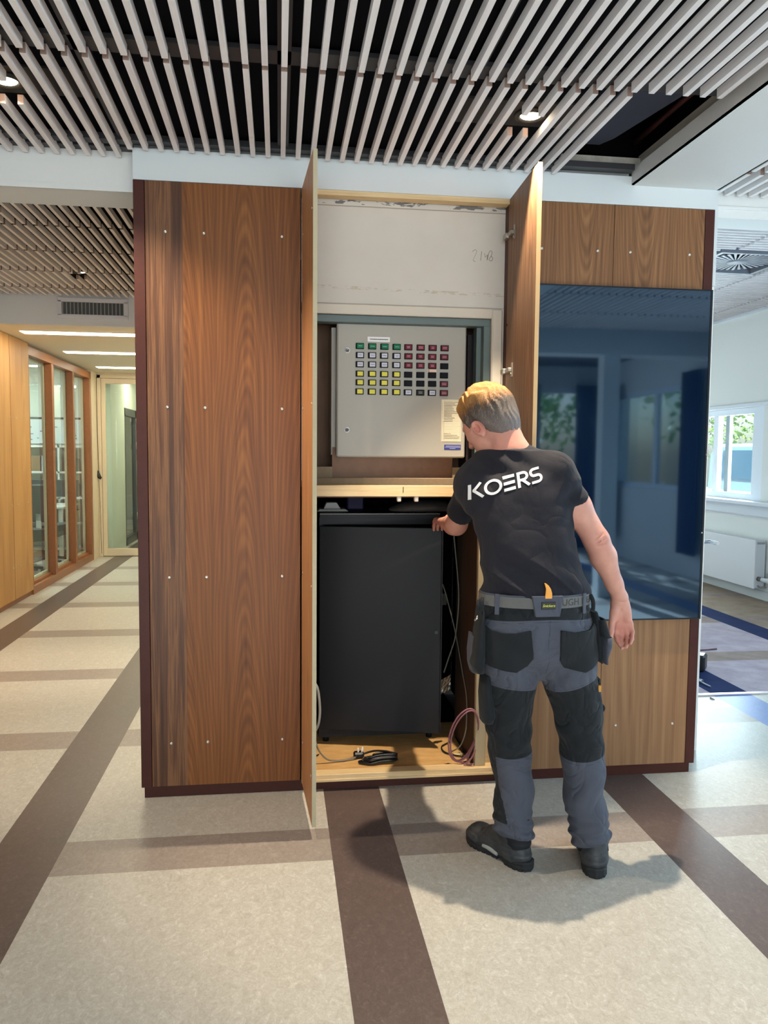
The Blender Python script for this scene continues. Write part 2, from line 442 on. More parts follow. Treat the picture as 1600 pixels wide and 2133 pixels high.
# open hatch: pieces inside the void
mb = MB(); mb.prism([(1.16, 3.43), (1.16, 2.55), (1.52, 2.55), (1.52, 2.93), (1.435, 3.355), (1.40, 3.43)], 'z', 2.880, 2.886)
mb.build('void_felt', plain('loose_felt', srgb(74, 78, 92), 0.95, spec=0.1, grain=0.2, gs=300), ceil_root)
mb = MB(); mb.box(1.10, 1.62, 2.3, 3.60, 3.25, 3.26); mb.box(1.655, 1.665, 2.0, 3.6, 2.80, 3.25); mb.box(1.10, 1.66, 3.56, 3.57, 2.80, 3.25)
mb.box(1.0, 1.10, 2.2, 3.6, 2.9, 3.25)
mb.build('void_lining', plain('void_black', srgb(10, 9, 10), 0.9, spec=0.1), ceil_root)
mb = MB(); mb.box(1.625, 1.650, 2.1, 3.52, 2.80, 2.875); mb.box(1.25, 1.63, 3.50, 3.53, 2.815, 2.86); mb.box(1.25, 1.63, 3.485, 3.53, 2.790, 2.805)
mb.build('void_batten', pine('dusty_batten', srgb(190, 182, 166), srgb(228, 220, 204), (20, 4, 20)), ceil_root)
mb = MB(); mb.cyl((1.60, 2.2, 2.93), (1.60, 3.5, 2.93), 0.012); mb.build('void_pipe', plain('red_brown_pipe', srgb(90, 40, 34), 0.5), ceil_root)
# white soffit band beside the slat field
mb = MB(); mb.box(1.574, 1.991, -1.05, 3.475, 2.728, 2.735); mb.box(1.574, 1.582, -1.05, 3.475, 2.728, 2.80); mb.box(1.983, 1.991, -1.05, 3.475, 2.728, 2.80)
struct(mb.build('ceiling_soffit', M_white))
# right-hand slat field and the beam that ends it
r2 = empty('ceiling', (3.5, 3, 2.75)); struct(r2)
mb = MB(); slats_y(mb, [(3.335, 3.62), (2.53, 3.305), (1.725, 2.50), (0.92, 1.695), (0.115, 0.89), (-0.69, 0.085)], 2.02, 5.0, zb=2.757, x_ref=2.118)
mb.build('slat_panel', [M_slat, M_endgrain], r2)
mb = MB(); mb.box(1.99, 5.08, -1.05, 3.64, 2.83, 2.84); mb.build('backing', plain('grey_backing', srgb(60, 58, 58), 0.9), r2)
mb = MB(); mb.box(1.991, 5.08, 3.64, 3.80, 2.660, 3.30); mb.box(1.985, 5.08, 3.634, 3.66, 2.700, 2.716, 0.001)
struct(mb.build('trim_beam', M_white))
# far right slat field, slats running across, higher
r3 = empty('ceiling', (3.6, 6.5, 3.08)); struct(r3)
def slats_x(mb, y0, y1, cols, zb=3.08, h=0.048, w_=0.018, hole=None):
    k = 0; y = y0
    while y < y1:
        for (a, b) in cols:
            segs = [(a, b)]
            if hole and hole[2] < y < hole[3]:
                ns = []
                for p, q in segs:
                    if q <= hole[0] or p >= hole[1]: ns.append((p, q))
                    else:
                        if p < hole[0]: ns.append((p, hole[0]))
                        if q > hole[1]: ns.append((hole[1], q))
                segs = ns
            for p, q in segs:
                if q - p > 0.03: mb.box(p, q, y - w_ / 2, y + w_ / 2, zb, zb + h)
        y += SP
mb = MB(); slats_x(mb, 3.84, 9.95, [(1.98, 2.13), (2.145, 2.79), (2.81, 3.43), (3.46, 4.08), (4.11, 4.74), (4.77, 5.05)], hole=(3.34, 4.06, 5.76, 6.48))
mb.build('slat_panel', M_slat2, r3)
mb = MB(); mb.box(1.98, 5.08, 3.75, 10.0, 3.15, 3.16); mb.build('backing', plain('grey_backing_far', srgb(26, 26, 30), 0.95, spec=0.1), r3)
# left: beam, then the second slat field, then fascia and low corridor ceiling
mb = MB(); mb.box(-6.5, -0.598, 3.555, 3.785, 2.612, 3.0); mb.box(-6.5, -0.60, 3.549, 3.557, 2.612, 2.634)
struct(mb.build('trim_beam', M_white))
r4 = empty('ceiling', (-2, 5.5, 2.87)); struct(r4)
rows4 = [(7.02, 7.335), (6.385, 6.99), (5.75, 6.355), (5.115, 5.72), (4.48, 5.085), (3.85, 4.45)]
L4 = [(-1.60, 4.76), (-1.52, 6.52)]
cut4 = [(x - 0.07, x + 0.07, y - 0.09, y + 0.10) for x, y in L4]
mb = MB(); slats_y(mb, rows4, -6.0, -0.60, zb=2.868, x_ref=-1.2, cut=cut4); mb.build('slat_panel', [M_slat, M_endgrain], r4)
mb = MB(); mb.box(-6.5, -0.55, 3.78, 7.36, 2.925, 2.935); mb.build('backing', M_black_felt, r4)
mb = MB()
for x in (-0.75, -1.37, -1.99, -2.61): mb.box(x - 0.02, x + 0.02, 3.8, 7.35, 2.903, 2.915)
mb.build('rail', M_rail, r4)
mb = MB(); mb.box(-6.5, -0.55, 7.36, 7.44, 2.618, 3.1); struct(mb.build('wall_fascia', M_white))
mb = MB(); mb.box(-2.70, -0.55, 7.44, 11.8, 2.622, 2.66); struct(mb.build('ceiling_corridor', M_cream2))
# behind the camera
mb = MB(); mb.box(-6.5, 5.3, -1.35, -1.05, 2.56, 3.1); struct(mb.build('trim_beam', M_white))
mb = MB(); mb.box(-6.5, 5.3, -5.2, -1.35, 2.90, 2.95); mb.box(-6.5, -3.3, -1.35, 3.6, 2.9, 2.95)
struct(mb.build('ceiling_rear', plain('dark_rear_ceiling', srgb(70, 68, 66), 0.9)))

# ------------------------------------------------------------------ walls
def wall_with_holes(name, axis, c0, c1, a0, a1, z0, z1, holes, mat):
    """axis 'x': wall is a slab between x=c0..c1 running along y a0..a1; holes (a, b, za, zb)"""
    mb = MB()
    ys = sorted({a0, a1} | {h[0] for h in holes} | {h[1] for h in holes})
    for i in range(len(ys) - 1):
        p, q = ys[i], ys[i + 1]; mid = (p + q) / 2; zs = [(z0, z1)]
        for h in holes:
            if h[0] < mid < h[1]:
                ns = []
                for (u, v) in zs:
                    if h[2] > u: ns.append((u, min(v, h[2])))
                    if h[3] < v: ns.append((max(u, h[3]), v))
                zs = ns
        for (u, v) in zs:
            if v - u < 1e-4: continue
            if axis == 'x': mb.box(c0, c1, p, q, u, v)
            else: mb.box(p, q, c0, c1, u, v)
    return struct(mb.build(name, mat))
win_right = [(7.78, 10.0, 1.04, 2.05), (0.7, 5.7, 1.04, 2.42), (-4.6, -2.2, 1.06, 2.42)]
wall_with_holes('wall_right', 'x', 5.08, 5.28, -5.2, 10.0, 0, 3.3, win_right, M_white)
wall_with_holes('wall_back', 'y', -5.3, -5.2, -6.5, 5.3, 0, 3.1, [(-2.2, 3.2, 0.8, 2.7), (3.95, 5.0, 0.15, 2.55)], M_white)
mb = MB(); mb.box(-6.6, -6.5, -5.2, 3.6, 0, 3.1); struct(mb.build('wall_left', M_white))
mb = MB(); mb.box(-6.5, -2.56, 5.0, 5.1, 0, 3.1); struct(mb.build('wall_left_return', M_white))
mb = MB(); mb.box(2.14, 5.3, 10.0, 10.1, 0, 3.3); struct(mb.build('wall_far_right', M_white))
# core of the block behind the cabinets
mb = MB(); mb.box(-0.592, 2.14, 4.80, 11.7, 0, 3.2); mb.box(-0.592, -0.50, 3.61, 4.80, 0, 3.2); mb.box(2.04, 2.14, 3.732, 4.80, 0, 3.2); mb.box(1.98, 2.04, 3.732, 3.80, 0, 3.2)
struct(mb.build('wall_core', M_white))
# column seen mirrored in the screen
mb = MB(); mb.box(3.38, 3.56, -1.28, -1.12, 0, 2.6, 0.004); struct(mb.build('wall_column', M_white))
# white strip above the cabinets
mb = MB(); mb.box(-0.596, 1.573, 3.466, 3.60, 2.640, 2.766); mb.box(1.573, 1.977, 3.466, 3.60, 2.640, 2.7275); mb.box(-0.596, 1.573, 3.50, 3.60, 2.766, 2.83); mb.box(1.977, 1.994, 3.470, 3.74, 2.30, 2.729)
struct(mb.build('trim_fascia', plain('cool_white_fascia', srgb(214, 220, 220), 0.6)))
# left corridor wood wall
mb = MB(); mb.box(-2.70, -2.556, 5.1, 8.640, 0.055, 2.618, 0.001)
for y in (8.40, 7.62, 6.84, 6.06): pass
wl = struct(mb.build('wall_left_wood', M_wal_far))
M_screw = plain('screw_zinc', srgb(214, 212, 206), 0.3, 0.9)
mb = MB()
for z in (0.37, 0.98, 1.95 - 0.12):
    for y in (8.52, 8.20, 8.02, 7.62, 7.30, 6.9, 6.5): mb.cyl((-2.556, y, z), (-2.550, y, z), 0.008, 0.006, 8)
mb.build('screw', M_screw, wl)
mb = MB()
for y in (8.06, 7.46, 6.86): mb.box(-2.5565, -2.5545, y - 0.0015, y + 0.0015, 0.055, 2.618)
mb.build('joint', plain('joint_shadow', srgb(120, 76, 40), 0.9), wl)  # darker brown strips mark the board joints
mb = MB(); mb.box(-2.70, -2.575, 5.1, 8.640, 0, 0.055); struct(mb.build('baseboard_left', M_frame_wood))
# glazed partition: frame, posts, panes
w1 = empty('window_1', (-2.56, 8.64, 0)); struct(w1)
mb = MB(); mb.box(-2.66, -2.556, 8.640, 11.385, 2.50, 2.590, 0.002); mb.box(-2.66, -2.556, 8.640, 11.385, 0.0, 0.085, 0.002); mb.box(-2.66, -2.600, 8.640, 11.385, 0.085, 0.115, 0.002)
mb.box(-2.66, -2.556, 8.640, 8.66, 0.08, 2.5)
mb.build('window_frame', M_frame_wood, w1)
for y in (9.49, 10.41, 11.295):
    mb = MB(); mb.box(-2.66, -2.556, y, y + 0.080, 0.085, 2.50, 0.002); mb.build('post', M_frame_wood, w1)
M_glass = NT('clear_glass')
M_glass.set(Roughness=0.0); M_glass.b.inputs['Transmission Weight'].default_value = 1.0; M_glass.b.inputs['IOR'].default_value = 1.45; M_glass.b.inputs['Base Color'].default_value = (0.96, 1.0, 0.98, 1)
def pane_glass(name, tint=(0.9, 0.96, 0.94, 1), refl=0.10):
    t = NT(name); tr = t.n('ShaderNodeBsdfTransparent'); tr.inputs[0].default_value = tint
    gl = t.n('ShaderNodeBsdfGlossy'); gl.inputs['Roughness'].default_value = 0.02; gl.inputs[0].default_value = (1, 1, 1, 1)
    fr = t.n('ShaderNodeFresnel'); fr.inputs[0].default_value = 1.5; gm = t.n('ShaderNodeNewGeometry')
    mx = t.n('ShaderNodeMixShader'); t.link(t.math('MULTIPLY', t.math('MULTIPLY', fr.outputs[0], 1.0 + refl), t.math('SUBTRACT', 1.0, gm.outputs['Backfacing'])), mx.inputs[0]); t.link(tr.outputs[0], mx.inputs[1]); t.link(gl.outputs[0], mx.inputs[2])
    t.link(mx.outputs[0], t.N['Material Output'].inputs[0]); return t.m
M_pane = pane_glass('partition_glass')
M_seal = plain('pale_seal', srgb(214, 206, 184), 0.5)
for y0, y1 in ((8.66, 9.49), (9.57, 10.41), (10.49, 11.295)):
    mb = MB(); mb.box(-2.640, -2.632, y0, y1, 0.10, 2.50); pn = mb.build('pane', M_pane, w1)
    mb = MB()
    for a, b, c, d in ((y0, y1, 0.115, 0.145), (y0, y1, 2.475, 2.50), (y1 - 0.035, y1, 0.12, 2.5), (y0, y0 + 0.02, 0.12, 2.5)): mb.box(-2.665, -2.641, a, b, c, d)
    mb.build('glazing_bead', M_seal, w1)
# corridor end wall with a glazed door
mb = MB(); mb.box(-2.70, -2.545, 11.385, 11.80, 0, 2.65); mb.box(-2.70, -1.45, 11.70, 11.80, 2.585, 2.65); mb.box(-1.45, -0.5, 11.70, 11.80, 0, 2.65)
struct(mb.build('wall_end', M_cream))
d1 = empty('door_1', (-2.0, 11.7, 0)); struct(d1)
mb = MB()
for a in ((-2.545, -2.495, 0, 2.585), (-1.50, -1.45, 0, 2.585), (-2.545, -1.45, 2.54, 2.585)): mb.box(a[0], a[1], 11.685, 11.76, a[2], a[3], 0.003)
mb.build('door_frame', M_cream, d1)
mb = MB()
for a in ((-2.490, -2.435, 0.012, 2.535), (-1.56, -1.505, 0.012, 2.535), (-2.435, -1.56, 2.465, 2.535), (-2.435, -1.56, 0.012, 0.115)): mb.box(a[0], a[1], 11.70, 11.745, a[2], a[3], 0.002)
mb.build('door_leaf', M_cream, d1)
mb = MB(); mb.box(-2.435, -1.56, 11.72, 11.727, 0.115, 2.465); mb.build('pane', M_pane, d1)
# space beyond the glass door: pale wall return, dark framed glass door, wall
mb = MB(); mb.box(-2.70, -2.40, 11.9, 12.9, 0, 2.7); mb.box(-2.6, -2.42, 12.9, 16.0, 2.2, 2.7); mb.box(-2.7, 2, 17.0, 17.1, 0, 2.7); mb.box(-1.2, -1.1, 11.85, 17, 0, 2.7); mb.box(-2.7, 2, 11.8, 17, 2.7, 2.75); mb.box(-6.2, -6.1, 5.1, 18, 0, 2.8)
struct(mb.build('wall_hall', plain('hall_wall', srgb(222, 226, 214), 0.7)))
d2 = empty('door_2', (-2.41, 12.95, 0)); struct(d2)
M_dkal = plain('dark_anodised_aluminium', srgb(92, 94, 98), 0.4, 0.5)
mb = MB()
for a in ((12.92, 13.02, 0.0, 2.2), (13.92, 14.0, 0.0, 2.2), (14.75, 14.85, 0, 2.2)): mb.box(-2.47, -2.41, a[0], a[1], a[2], a[3])
mb.box(-2.47, -2.41, 12.92, 14.85, 2.08, 2.2); mb.box(-2.47, -2.41, 12.92, 14.85, 0.0, 0.13)
mb.build('door_frame', M_dkal, d2)
mb = MB(); mb.box(-2.45, -2.443, 13.02, 14.75, 0.13, 2.08); mb.build('pane', M_pane, d2)
mb = MB()
for z in (0.35, 1.55, 1.95): mb.cyl((-2.40, 13.96, z), (-2.40, 13.96, z + 0.12), 0.018, n=12)
mb.build('hinge', M_screw, d2)
# right window
def window(name, y0, y1, z0, z1, mull, mat_f, depth=0.06, xf=5.10):
    w_ = empty(name, (xf, y0, z0)); struct(w_)
    mb = MB(); fw_ = 0.07
    mb.box(xf, xf + depth, y0, y1, z1 - fw_, z1, 0.003); mb.box(xf, xf + depth, y0, y1, z0, z0 + fw_, 0.003)
    mb.box(xf, xf + depth, y0, y0 + fw_, z0 + fw_, z1 - fw_, 0.003); mb.box(xf, xf + depth, y1 - fw_, y1, z0 + fw_, z1 - fw_, 0.003)
    for m in mull: mb.box(xf, xf + depth, m - 0.05, m + 0.05, z0 + fw_, z1 - fw_, 0.003)
    mb.build('window_frame', mat_f, w_)
    mb = MB(); mb.box(xf + 0.03, xf + 0.036, y0 + fw_, y1 - fw_, z0 + fw_, z1 - fw_); mb.build('pane', M_pane, w_)
    return w_
M_upvc = plain('white_window_frame', srgb(222, 228, 236), 0.45)
w2 = window('window_2', 7.93, 10.0, 1.04, 2.05, [8.735, 9.6], M_upvc)
mb = MB(); mb.box(5.13, 5.17, 8.50, 8.58, 1.11, 1.98, 0.004); mb.build('sash_stile', M_upvc, w2)
mb = MB(); mb.box(5.085, 5.12, 7.5, 7.93, 1.04, 2.05); struct(mb.build('wall_window_pier', M_upvc))
window('window_3', 0.7, 5.7, 1.04, 2.42, [1.7, 2.7, 3.7, 4.7], M_upvc)
window('window_4', -4.6, -2.2, 1.06, 2.42, [-3.4], M_upvc)
w5 = empty('window_5', (0.5, -5.25, 0.8)); struct(w5)
mb = MB()
for x in (-2.2, -0.85, 0.5, 1.85, 3.13): mb.box(x, x + 0.07, -5.28, -5.22, 0.8, 2.7)
mb.box(-2.2, 3.2, -5.28, -5.22, 0.8, 0.87); mb.box(-2.2, 3.2, -5.28, -5.22, 2.63, 2.7)
for x in (3.95, 4.93): mb.box(x, x + 0.07, -5.28, -5.22, 0.15, 2.55)
mb.box(3.95, 5.0, -5.28, -5.22, 0.15, 0.22); mb.box(3.95, 5.0, -5.28, -5.22, 2.48, 2.55)
mb.build('window_frame', M_upvc, w5)
# trims on the right wall
mb = MB(); mb.box(5.055, 5.082, 3.8, 10.0, 3.055, 3.085, 0.002); mb.box(5.05, 5.082, 7.0, 10.0, 2.055, 2.095, 0.002)
mb.box(4.93, 5.10, 5.9, 10.0, 1.000, 1.038, 0.003); mb.box(5.02, 5.082, 5.9, 10.0, 0.885, 1.0); mb.box(5.062, 5.082, 5.9, 10.0, 0.87, 0.885)
struct(mb.build('trim_sill', plain('sill_white', srgb(214, 218, 224), 0.5)))
mb = MB(); mb.box(5.06, 5.082, 3.8, 10.0, 0, 0.10, 0.001); struct(mb.build('baseboard_right', plain('grey_white_base', srgb(196, 198, 198), 0.6)))
# ground and backdrop outside
mb = MB(); mb.box(5.28, 40, -30, 40, -0.25, -0.15); mb.box(-40, 5.28, -40, -5.3, -0.25, -0.15)
struct(mb.build('ground', plain('paving_outside', srgb(150, 148, 142), 0.8, grain=0.2, gs=8)))

mb = MB(); mb.box(-6.7, 5.4, -5.4, 12.0, 3.34, 3.42); mb.box(-6.7, 2.2, 12.0, 18.2, 3.34, 3.42); mb.box(-6.7, -6.6, -5.4, 18.2, 0, 3.4); mb.box(2.1, 2.2, 11.8, 18.2, 0, 3.4); mb.box(-6.7, 2.2, 18.1, 18.2, 0, 3.4); mb.box(5.08, 5.4, -5.4, 12.0, 3.25, 3.34); mb.box(2.14, 5.4, 10.1, 12.0, 0, 3.4)
mb.box(-6.6, 5.3, -5.3, -5.2, 3.0, 3.34)
struct(mb.build('ceiling_roof', plain('roof_slab', srgb(120, 120, 118), 0.9)))  # unseen slab added over everything to shut out sun and sky leaks
# ------------------------------------------------------------------ the man: implicit surfaces -> continuous meshes
class Field:
    def __init__(s, lo, hi, h):
        s.lo = np.array(lo, float); s.h = h
        s.n = np.ceil((np.array(hi) - s.lo) / h).astype(int) + 1
        s.a = np.full(s.n, 1.0, np.float32)
        s.ax = [(s.lo[i] + h * np.arange(s.n[i])).astype(np.float32) for i in range(3)]
    def sl(s, lo, hi):
        i0 = np.clip(np.floor((np.array(lo) - s.lo) / s.h).astype(int), 0, s.n); i1 = np.clip(np.ceil((np.array(hi) - s.lo) / s.h).astype(int) + 1, 0, s.n)
        sl = tuple(slice(a, b) for a, b in zip(i0, i1))
        X, Y, Z = np.meshgrid(*[s.ax[k][sl[k]] for k in range(3)], indexing='ij')
        return sl, X, Y, Z
    def add(s, prim, k=0.0):
        f, lo, hi = prim
        m = max(k, 0.0) + 3 * s.h
        sl, X, Y, Z = s.sl(np.array(lo) - m, np.array(hi) + m)
        if X.size == 0: return
        d = f(X, Y, Z); a = s.a[sl]
        s.a[sl] = smin(a, d, k)
    def cut(s, prim, k=0.0):
        f, lo, hi = prim
        m = max(k, 0.0) + 3 * s.h
        sl, X, Y, Z = s.sl(np.array(lo) - m, np.array(hi) + m)
        if X.size == 0: return
        s.a[sl] = -smin(-s.a[sl], f(X, Y, Z), k)
    def all(s):
        return np.meshgrid(*s.ax, indexing='ij')
    def mesh(s):
        return surface_nets(s.a, s.lo, s.h)

def smin(a, b, k):
    if k <= 0: return np.minimum(a, b)
    h = np.maximum(k - np.abs(a - b), 0) / k
    return np.minimum(a, b) - h * h * k * 0.25

def rc(a, b, ra, rb):
    a = np.array(a, float); b = np.array(b, float); ba = b - a; L = float(ba @ ba)
    def f(X, Y, Z):
        px, py, pz = X - a[0], Y - a[1], Z - a[2]
        t = np.clip((px * ba[0] + py * ba[1] + pz * ba[2]) / L, 0, 1)
        return np.sqrt((px - t * ba[0]) ** 2 + (py - t * ba[1]) ** 2 + (pz - t * ba[2]) ** 2) - (ra + (rb - ra) * t)
    r = max(ra, rb)
    return f, np.minimum(a, b) - r, np.maximum(a, b) + r

def el(c, r, R=None):
    c = np.array(c, float); r = np.array(r, float); R = np.eye(3) if R is None else np.array(R, float)   # rows = local axes
    def f(X, Y, Z):
        p = [X - c[0], Y - c[1], Z - c[2]]
        q = [R[i][0] * p[0] + R[i][1] * p[1] + R[i][2] * p[2] for i in range(3)]
        k0 = np.sqrt(sum((q[i] / r[i]) ** 2 for i in range(3))) + 1e-6
        k1 = np.sqrt(sum((q[i] / r[i] ** 2) ** 2 for i in range(3))) + 1e-6
        return k0 * (k0 - 1) / k1
    m = float(max(r))
    return f, c - m, c + m

def loft(rows, zlo=None, zhi=None, off=0.0):
    """rows (z, cx, cy, a, b, yaw) ascending or not; elliptic tube along z"""
    rows = sorted(rows); Z0 = np.array([q[0] for q in rows]); C = [np.array([q[i] if len(q) > i else 0.0 for q in rows]) for i in range(1, 6)]
    # densify with smooth interpolation
    zz = np.linspace(Z0[0], Z0[-1], 120)
    D = []
    for c in C:
        v = np.interp(zz, Z0, c)
        k = np.ones(9) / 9; v = np.convolve(np.pad(v, 4, mode='edge'), k, mode='valid')
        D.append(v)
    zl = Z0[0] if zlo is None else zlo; zh = Z0[-1] if zhi is None else zhi
    def f(X, Y, Z):
        cx, cy, a, b, yw = [np.interp(Z, zz, v) for v in D]
        a = a + off; b = b + off
        dx, dy = X - cx, Y - cy
        c, s_ = np.cos(yw), np.sin(yw)
        u = dx * c + dy * s_; v = -dx * s_ + dy * c
        k0 = np.sqrt((u / a) ** 2 + (v / b) ** 2) + 1e-6
        k1 = np.sqrt((u / a ** 2) ** 2 + (v / b ** 2) ** 2) + 1e-6
        d = k0 * (k0 - 1) / k1
        return np.maximum(d, np.maximum(Z - zh, zl - Z)).astype(np.float32)
    r = max(q[3] for q in rows) + abs(off); rb = max(q[4] for q in rows) + abs(off); r = max(r, rb)
    return f, (min(C[0]) - r, min(C[1]) - r, zl), (max(C[0]) + r, max(C[1]) + r, zh)

def surface_nets(a, lo, h):
    s = a < 0
    nx, ny, nz = a.shape
    c = [s[i:nx - 1 + i, j:ny - 1 + j, k:nz - 1 + k] for i in (0, 1) for j in (0, 1) for k in (0, 1)]
    cnt = sum(x.astype(np.int8) for x in c)
    act = (cnt > 0) & (cnt < 8)
    I = np.argwhere(act)
    idx = np.full(act.shape, -1, np.int32); idx[act] = np.arange(len(I))
    offs = [(i, j, k) for i in (0, 1) for j in (0, 1) for k in (0, 1)]
    val = {o: a[I[:, 0] + o[0], I[:, 1] + o[1], I[:, 2] + o[2]].astype(np.float64) for o in offs}
    acc = np.zeros((len(I), 3)); n = np.zeros(len(I))
    for o in offs:
        for ax in range(3):
            if o[ax] == 1: continue
            q = list(o); q[ax] = 1; q = tuple(q)
            v0, v1 = val[o], val[q]
            m = (v0 < 0) != (v1 < 0)
            t = np.where(m, v0 / np.where(v0 - v1 == 0, 1, v0 - v1), 0)
            P = np.array(o, float)[None, :].repeat(len(I), 0); P[:, ax] = t
            acc[m] += P[m]; n[m] += 1
    V = (I + acc / np.maximum(n, 1)[:, None]) * h + lo
    F = []
    for ax in range(3):
        sl0 = [slice(1, -1)] * 3; sl0[ax] = slice(0, -1)
        sl1 = [slice(1, -1)] * 3; sl1[ax] = slice(1, None)
        e0 = s[tuple(sl0)]; e1 = s[tuple(sl1)]
        for flip in (False, True):
            m = (e0 & ~e1) if not flip else (~e0 & e1)
            J = np.argwhere(m) + np.array([0 if k == ax else 1 for k in range(3)])
            if len(J) == 0: continue
            b, c2 = (ax + 1) % 3, (ax + 2) % 3
            def g(db, dc):
                K = J.copy(); K[:, b] += db; K[:, c2] += dc
                return idx[K[:, 0], K[:, 1], K[:, 2]]
            q = np.stack([g(-1, -1), g(0, -1), g(0, 0), g(-1, 0)], 1)
            if flip: q = q[:, ::-1]
            F.append(q)
    return V, np.concatenate(F)

def relax(V, F, it=2, lam=0.5):
    n = len(V)
    for _ in range(it):
        S = np.zeros_like(V); c = np.zeros(n)
        for i in range(4):
            for j in ((i + 1) % 4, (i + 3) % 4):
                np.add.at(S, F[:, i], V[F[:, j]]); np.add.at(c, F[:, i], 1)
        V = V + lam * (S / np.maximum(c, 1)[:, None] - V)
    return V

def wav(X, Y, Z, seed, sc):
    rg = np.random.RandomState(seed); o = 0
    for _ in range(5):
        d = rg.normal(size=3) * sc; o = o + np.sin(X * d[0] + Y * d[1] + Z * d[2] + rg.uniform(0, 6.28))
    return o / 5

# ------------------------------------------------------------------ the walnut cabinets
ZR = (2.433, 1.706, 0.977, 0.245)
def screws(pts, y, parent, r=0.0062):
    x0, z0 = pts[0]; mb = MB()
    mb.lathe([(0.0, y + 0.001), (r, y + 0.0005), (r, y - 0.0018), (r * 0.75, y - 0.003), (r * 0.35, y - 0.0032), (r * 0.30, y - 0.0012), (0.0, y - 0.0012)], (x0, 0, z0), 'y', 16)
    o = mb.build('screw', M_screw, parent)
    for x, z in pts[1:]:
        c = o.copy(); COL.objects.link(c); c.location = (x - x0, 0, z - z0)
    return o
cabA = empty('cabinet', (-0.24, 3.6, 0))
tag(cabA, 'tall walnut-faced cabinet left of the open doors with dark streaky veneer at its left edge', 'cabinet')
mb = MB(); mb.box(-0.596, -0.551, 3.463, 3.60, 0.050, 2.639, 0.0015)
s1 = mb.build('edge_strip', M_maroon, cabA)
mb = MB(); mb.box(-0.549, 0.094, 3.463, 3.482, 0.052, 2.638, 0.0012); p1 = mb.build('front_panel', M_wal_left, cabA)
screws([(x, z) for z in ZR for x in (-0.467, -0.310, 0.015)], 3.463, p1)
mb = MB(); mb.box(-0.549, 0.090, 3.484, 3.60, 0.052, 2.638); mb.build('carcass', M_maroon, cabA)
mb = MB(); mb.box(-0.585, 0.096, 3.476, 3.495, 0.0, 0.050); mb.build('plinth', M_maroon, cabA)

cabC = empty('cabinet', (1.5, 3.6, 0))
tag(cabC, 'walnut-faced cabinet right of the open doors behind the tall dark glass screen', 'cabinet')
mb = MB(); mb.box(1.930, 1.976, 3.463, 3.72, 0.048, 2.639, 0.0015); mb.build('edge_strip', M_maroon, cabC)
mb = MB(); mb.box(1.012, 1.4945, 3.463, 3.482, 2.10, 2.638, 0.0012); q = mb.build('upper_panel', M_wal_tr, cabC); screws([(1.16, ZR[0]), (1.420, ZR[0])], 3.463, q)
mb = MB(); mb.box(1.4965, 1.928, 3.463, 3.482, 2.10, 2.638, 0.0012); q = mb.build('upper_panel', M_wal_tr, cabC); screws([(1.574, ZR[0]), (1.858, ZR[0])], 3.463, q)
mb = MB(); mb.box(1.012, 1.4945, 3.463, 3.482, 0.052, 2.09, 0.0012); q = mb.build('lower_panel', M_wal_br, cabC)
# two darker heartwood streaks sit in this panel's veneer
mb = MB(); mb.box(1.4965, 1.928, 3.463, 3.482, 0.052, 2.09, 0.0012); q2 = mb.build('lower_panel', M_wal_br, cabC); screws([(1.574, 0.248), (1.858, 0.246)], 3.463, q2)
mb = MB(); mb.box(1.012, 1.928, 3.484, 3.60, 0.052, 2.638); mb.build('carcass', M_maroon, cabC)
mb = MB(); mb.box(1.012, 1.958, 3.476, 3.495, 0.0, 0.050); mb.build('plinth', M_maroon, cabC)

cabB = empty('cupboard', (0.55, 3.6, 0))
tag(cabB, 'open cupboard between the walnut cabinets with both tall doors swung out', 'cupboard')
mb = MB(); mb.box(0.096, 1.011, 3.478, 3.497, 0.0, 0.046); mb.build('plinth', M_maroon, cabB)
mb = MB(); mb.box(0.10, 1.011, 3.466, 3.52, 2.618, 2.639); mb.build('head_rail', M_pine, cabB)
mb = MB(); mb.box(0.10, 0.985, 3.448, 3.508, 0.053, 0.078, 0.002); mb.box(0.10, 1.01, 3.444, 3.448, 0.046, 0.056)
mb.build('sill_rail', M_pine, cabB)
mb = MB(); mb.box(0.10, 0.955, 3.508, 4.10, 0.058, 0.068); mb.build('floor_board', M_ply, cabB)
mb = MB(); mb.box(0.899, 0.948, 3.47, 3.500, 0.078, 1.327, 0.002); mb.build('jamb', M_mdf, cabB); mb = MB(); mb.box(0.950, 1.009, 3.502, 3.54, 0.07, 1.39, 0.002); mb.build('jamb', M_pine, cabB)
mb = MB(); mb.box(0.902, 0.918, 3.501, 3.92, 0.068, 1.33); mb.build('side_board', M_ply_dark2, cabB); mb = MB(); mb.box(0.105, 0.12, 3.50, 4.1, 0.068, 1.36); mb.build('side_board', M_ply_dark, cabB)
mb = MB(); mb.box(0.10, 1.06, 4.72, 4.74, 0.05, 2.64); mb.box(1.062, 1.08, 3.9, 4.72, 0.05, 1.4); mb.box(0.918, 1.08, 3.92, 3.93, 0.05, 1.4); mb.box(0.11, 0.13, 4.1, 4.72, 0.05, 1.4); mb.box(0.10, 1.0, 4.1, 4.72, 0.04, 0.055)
mb.build('dark_recess', plain('unlit_lining', srgb(16, 16, 20), 0.9, spec=0.1), cabB)  # near-black colour stands in for the shade deep in the cupboard
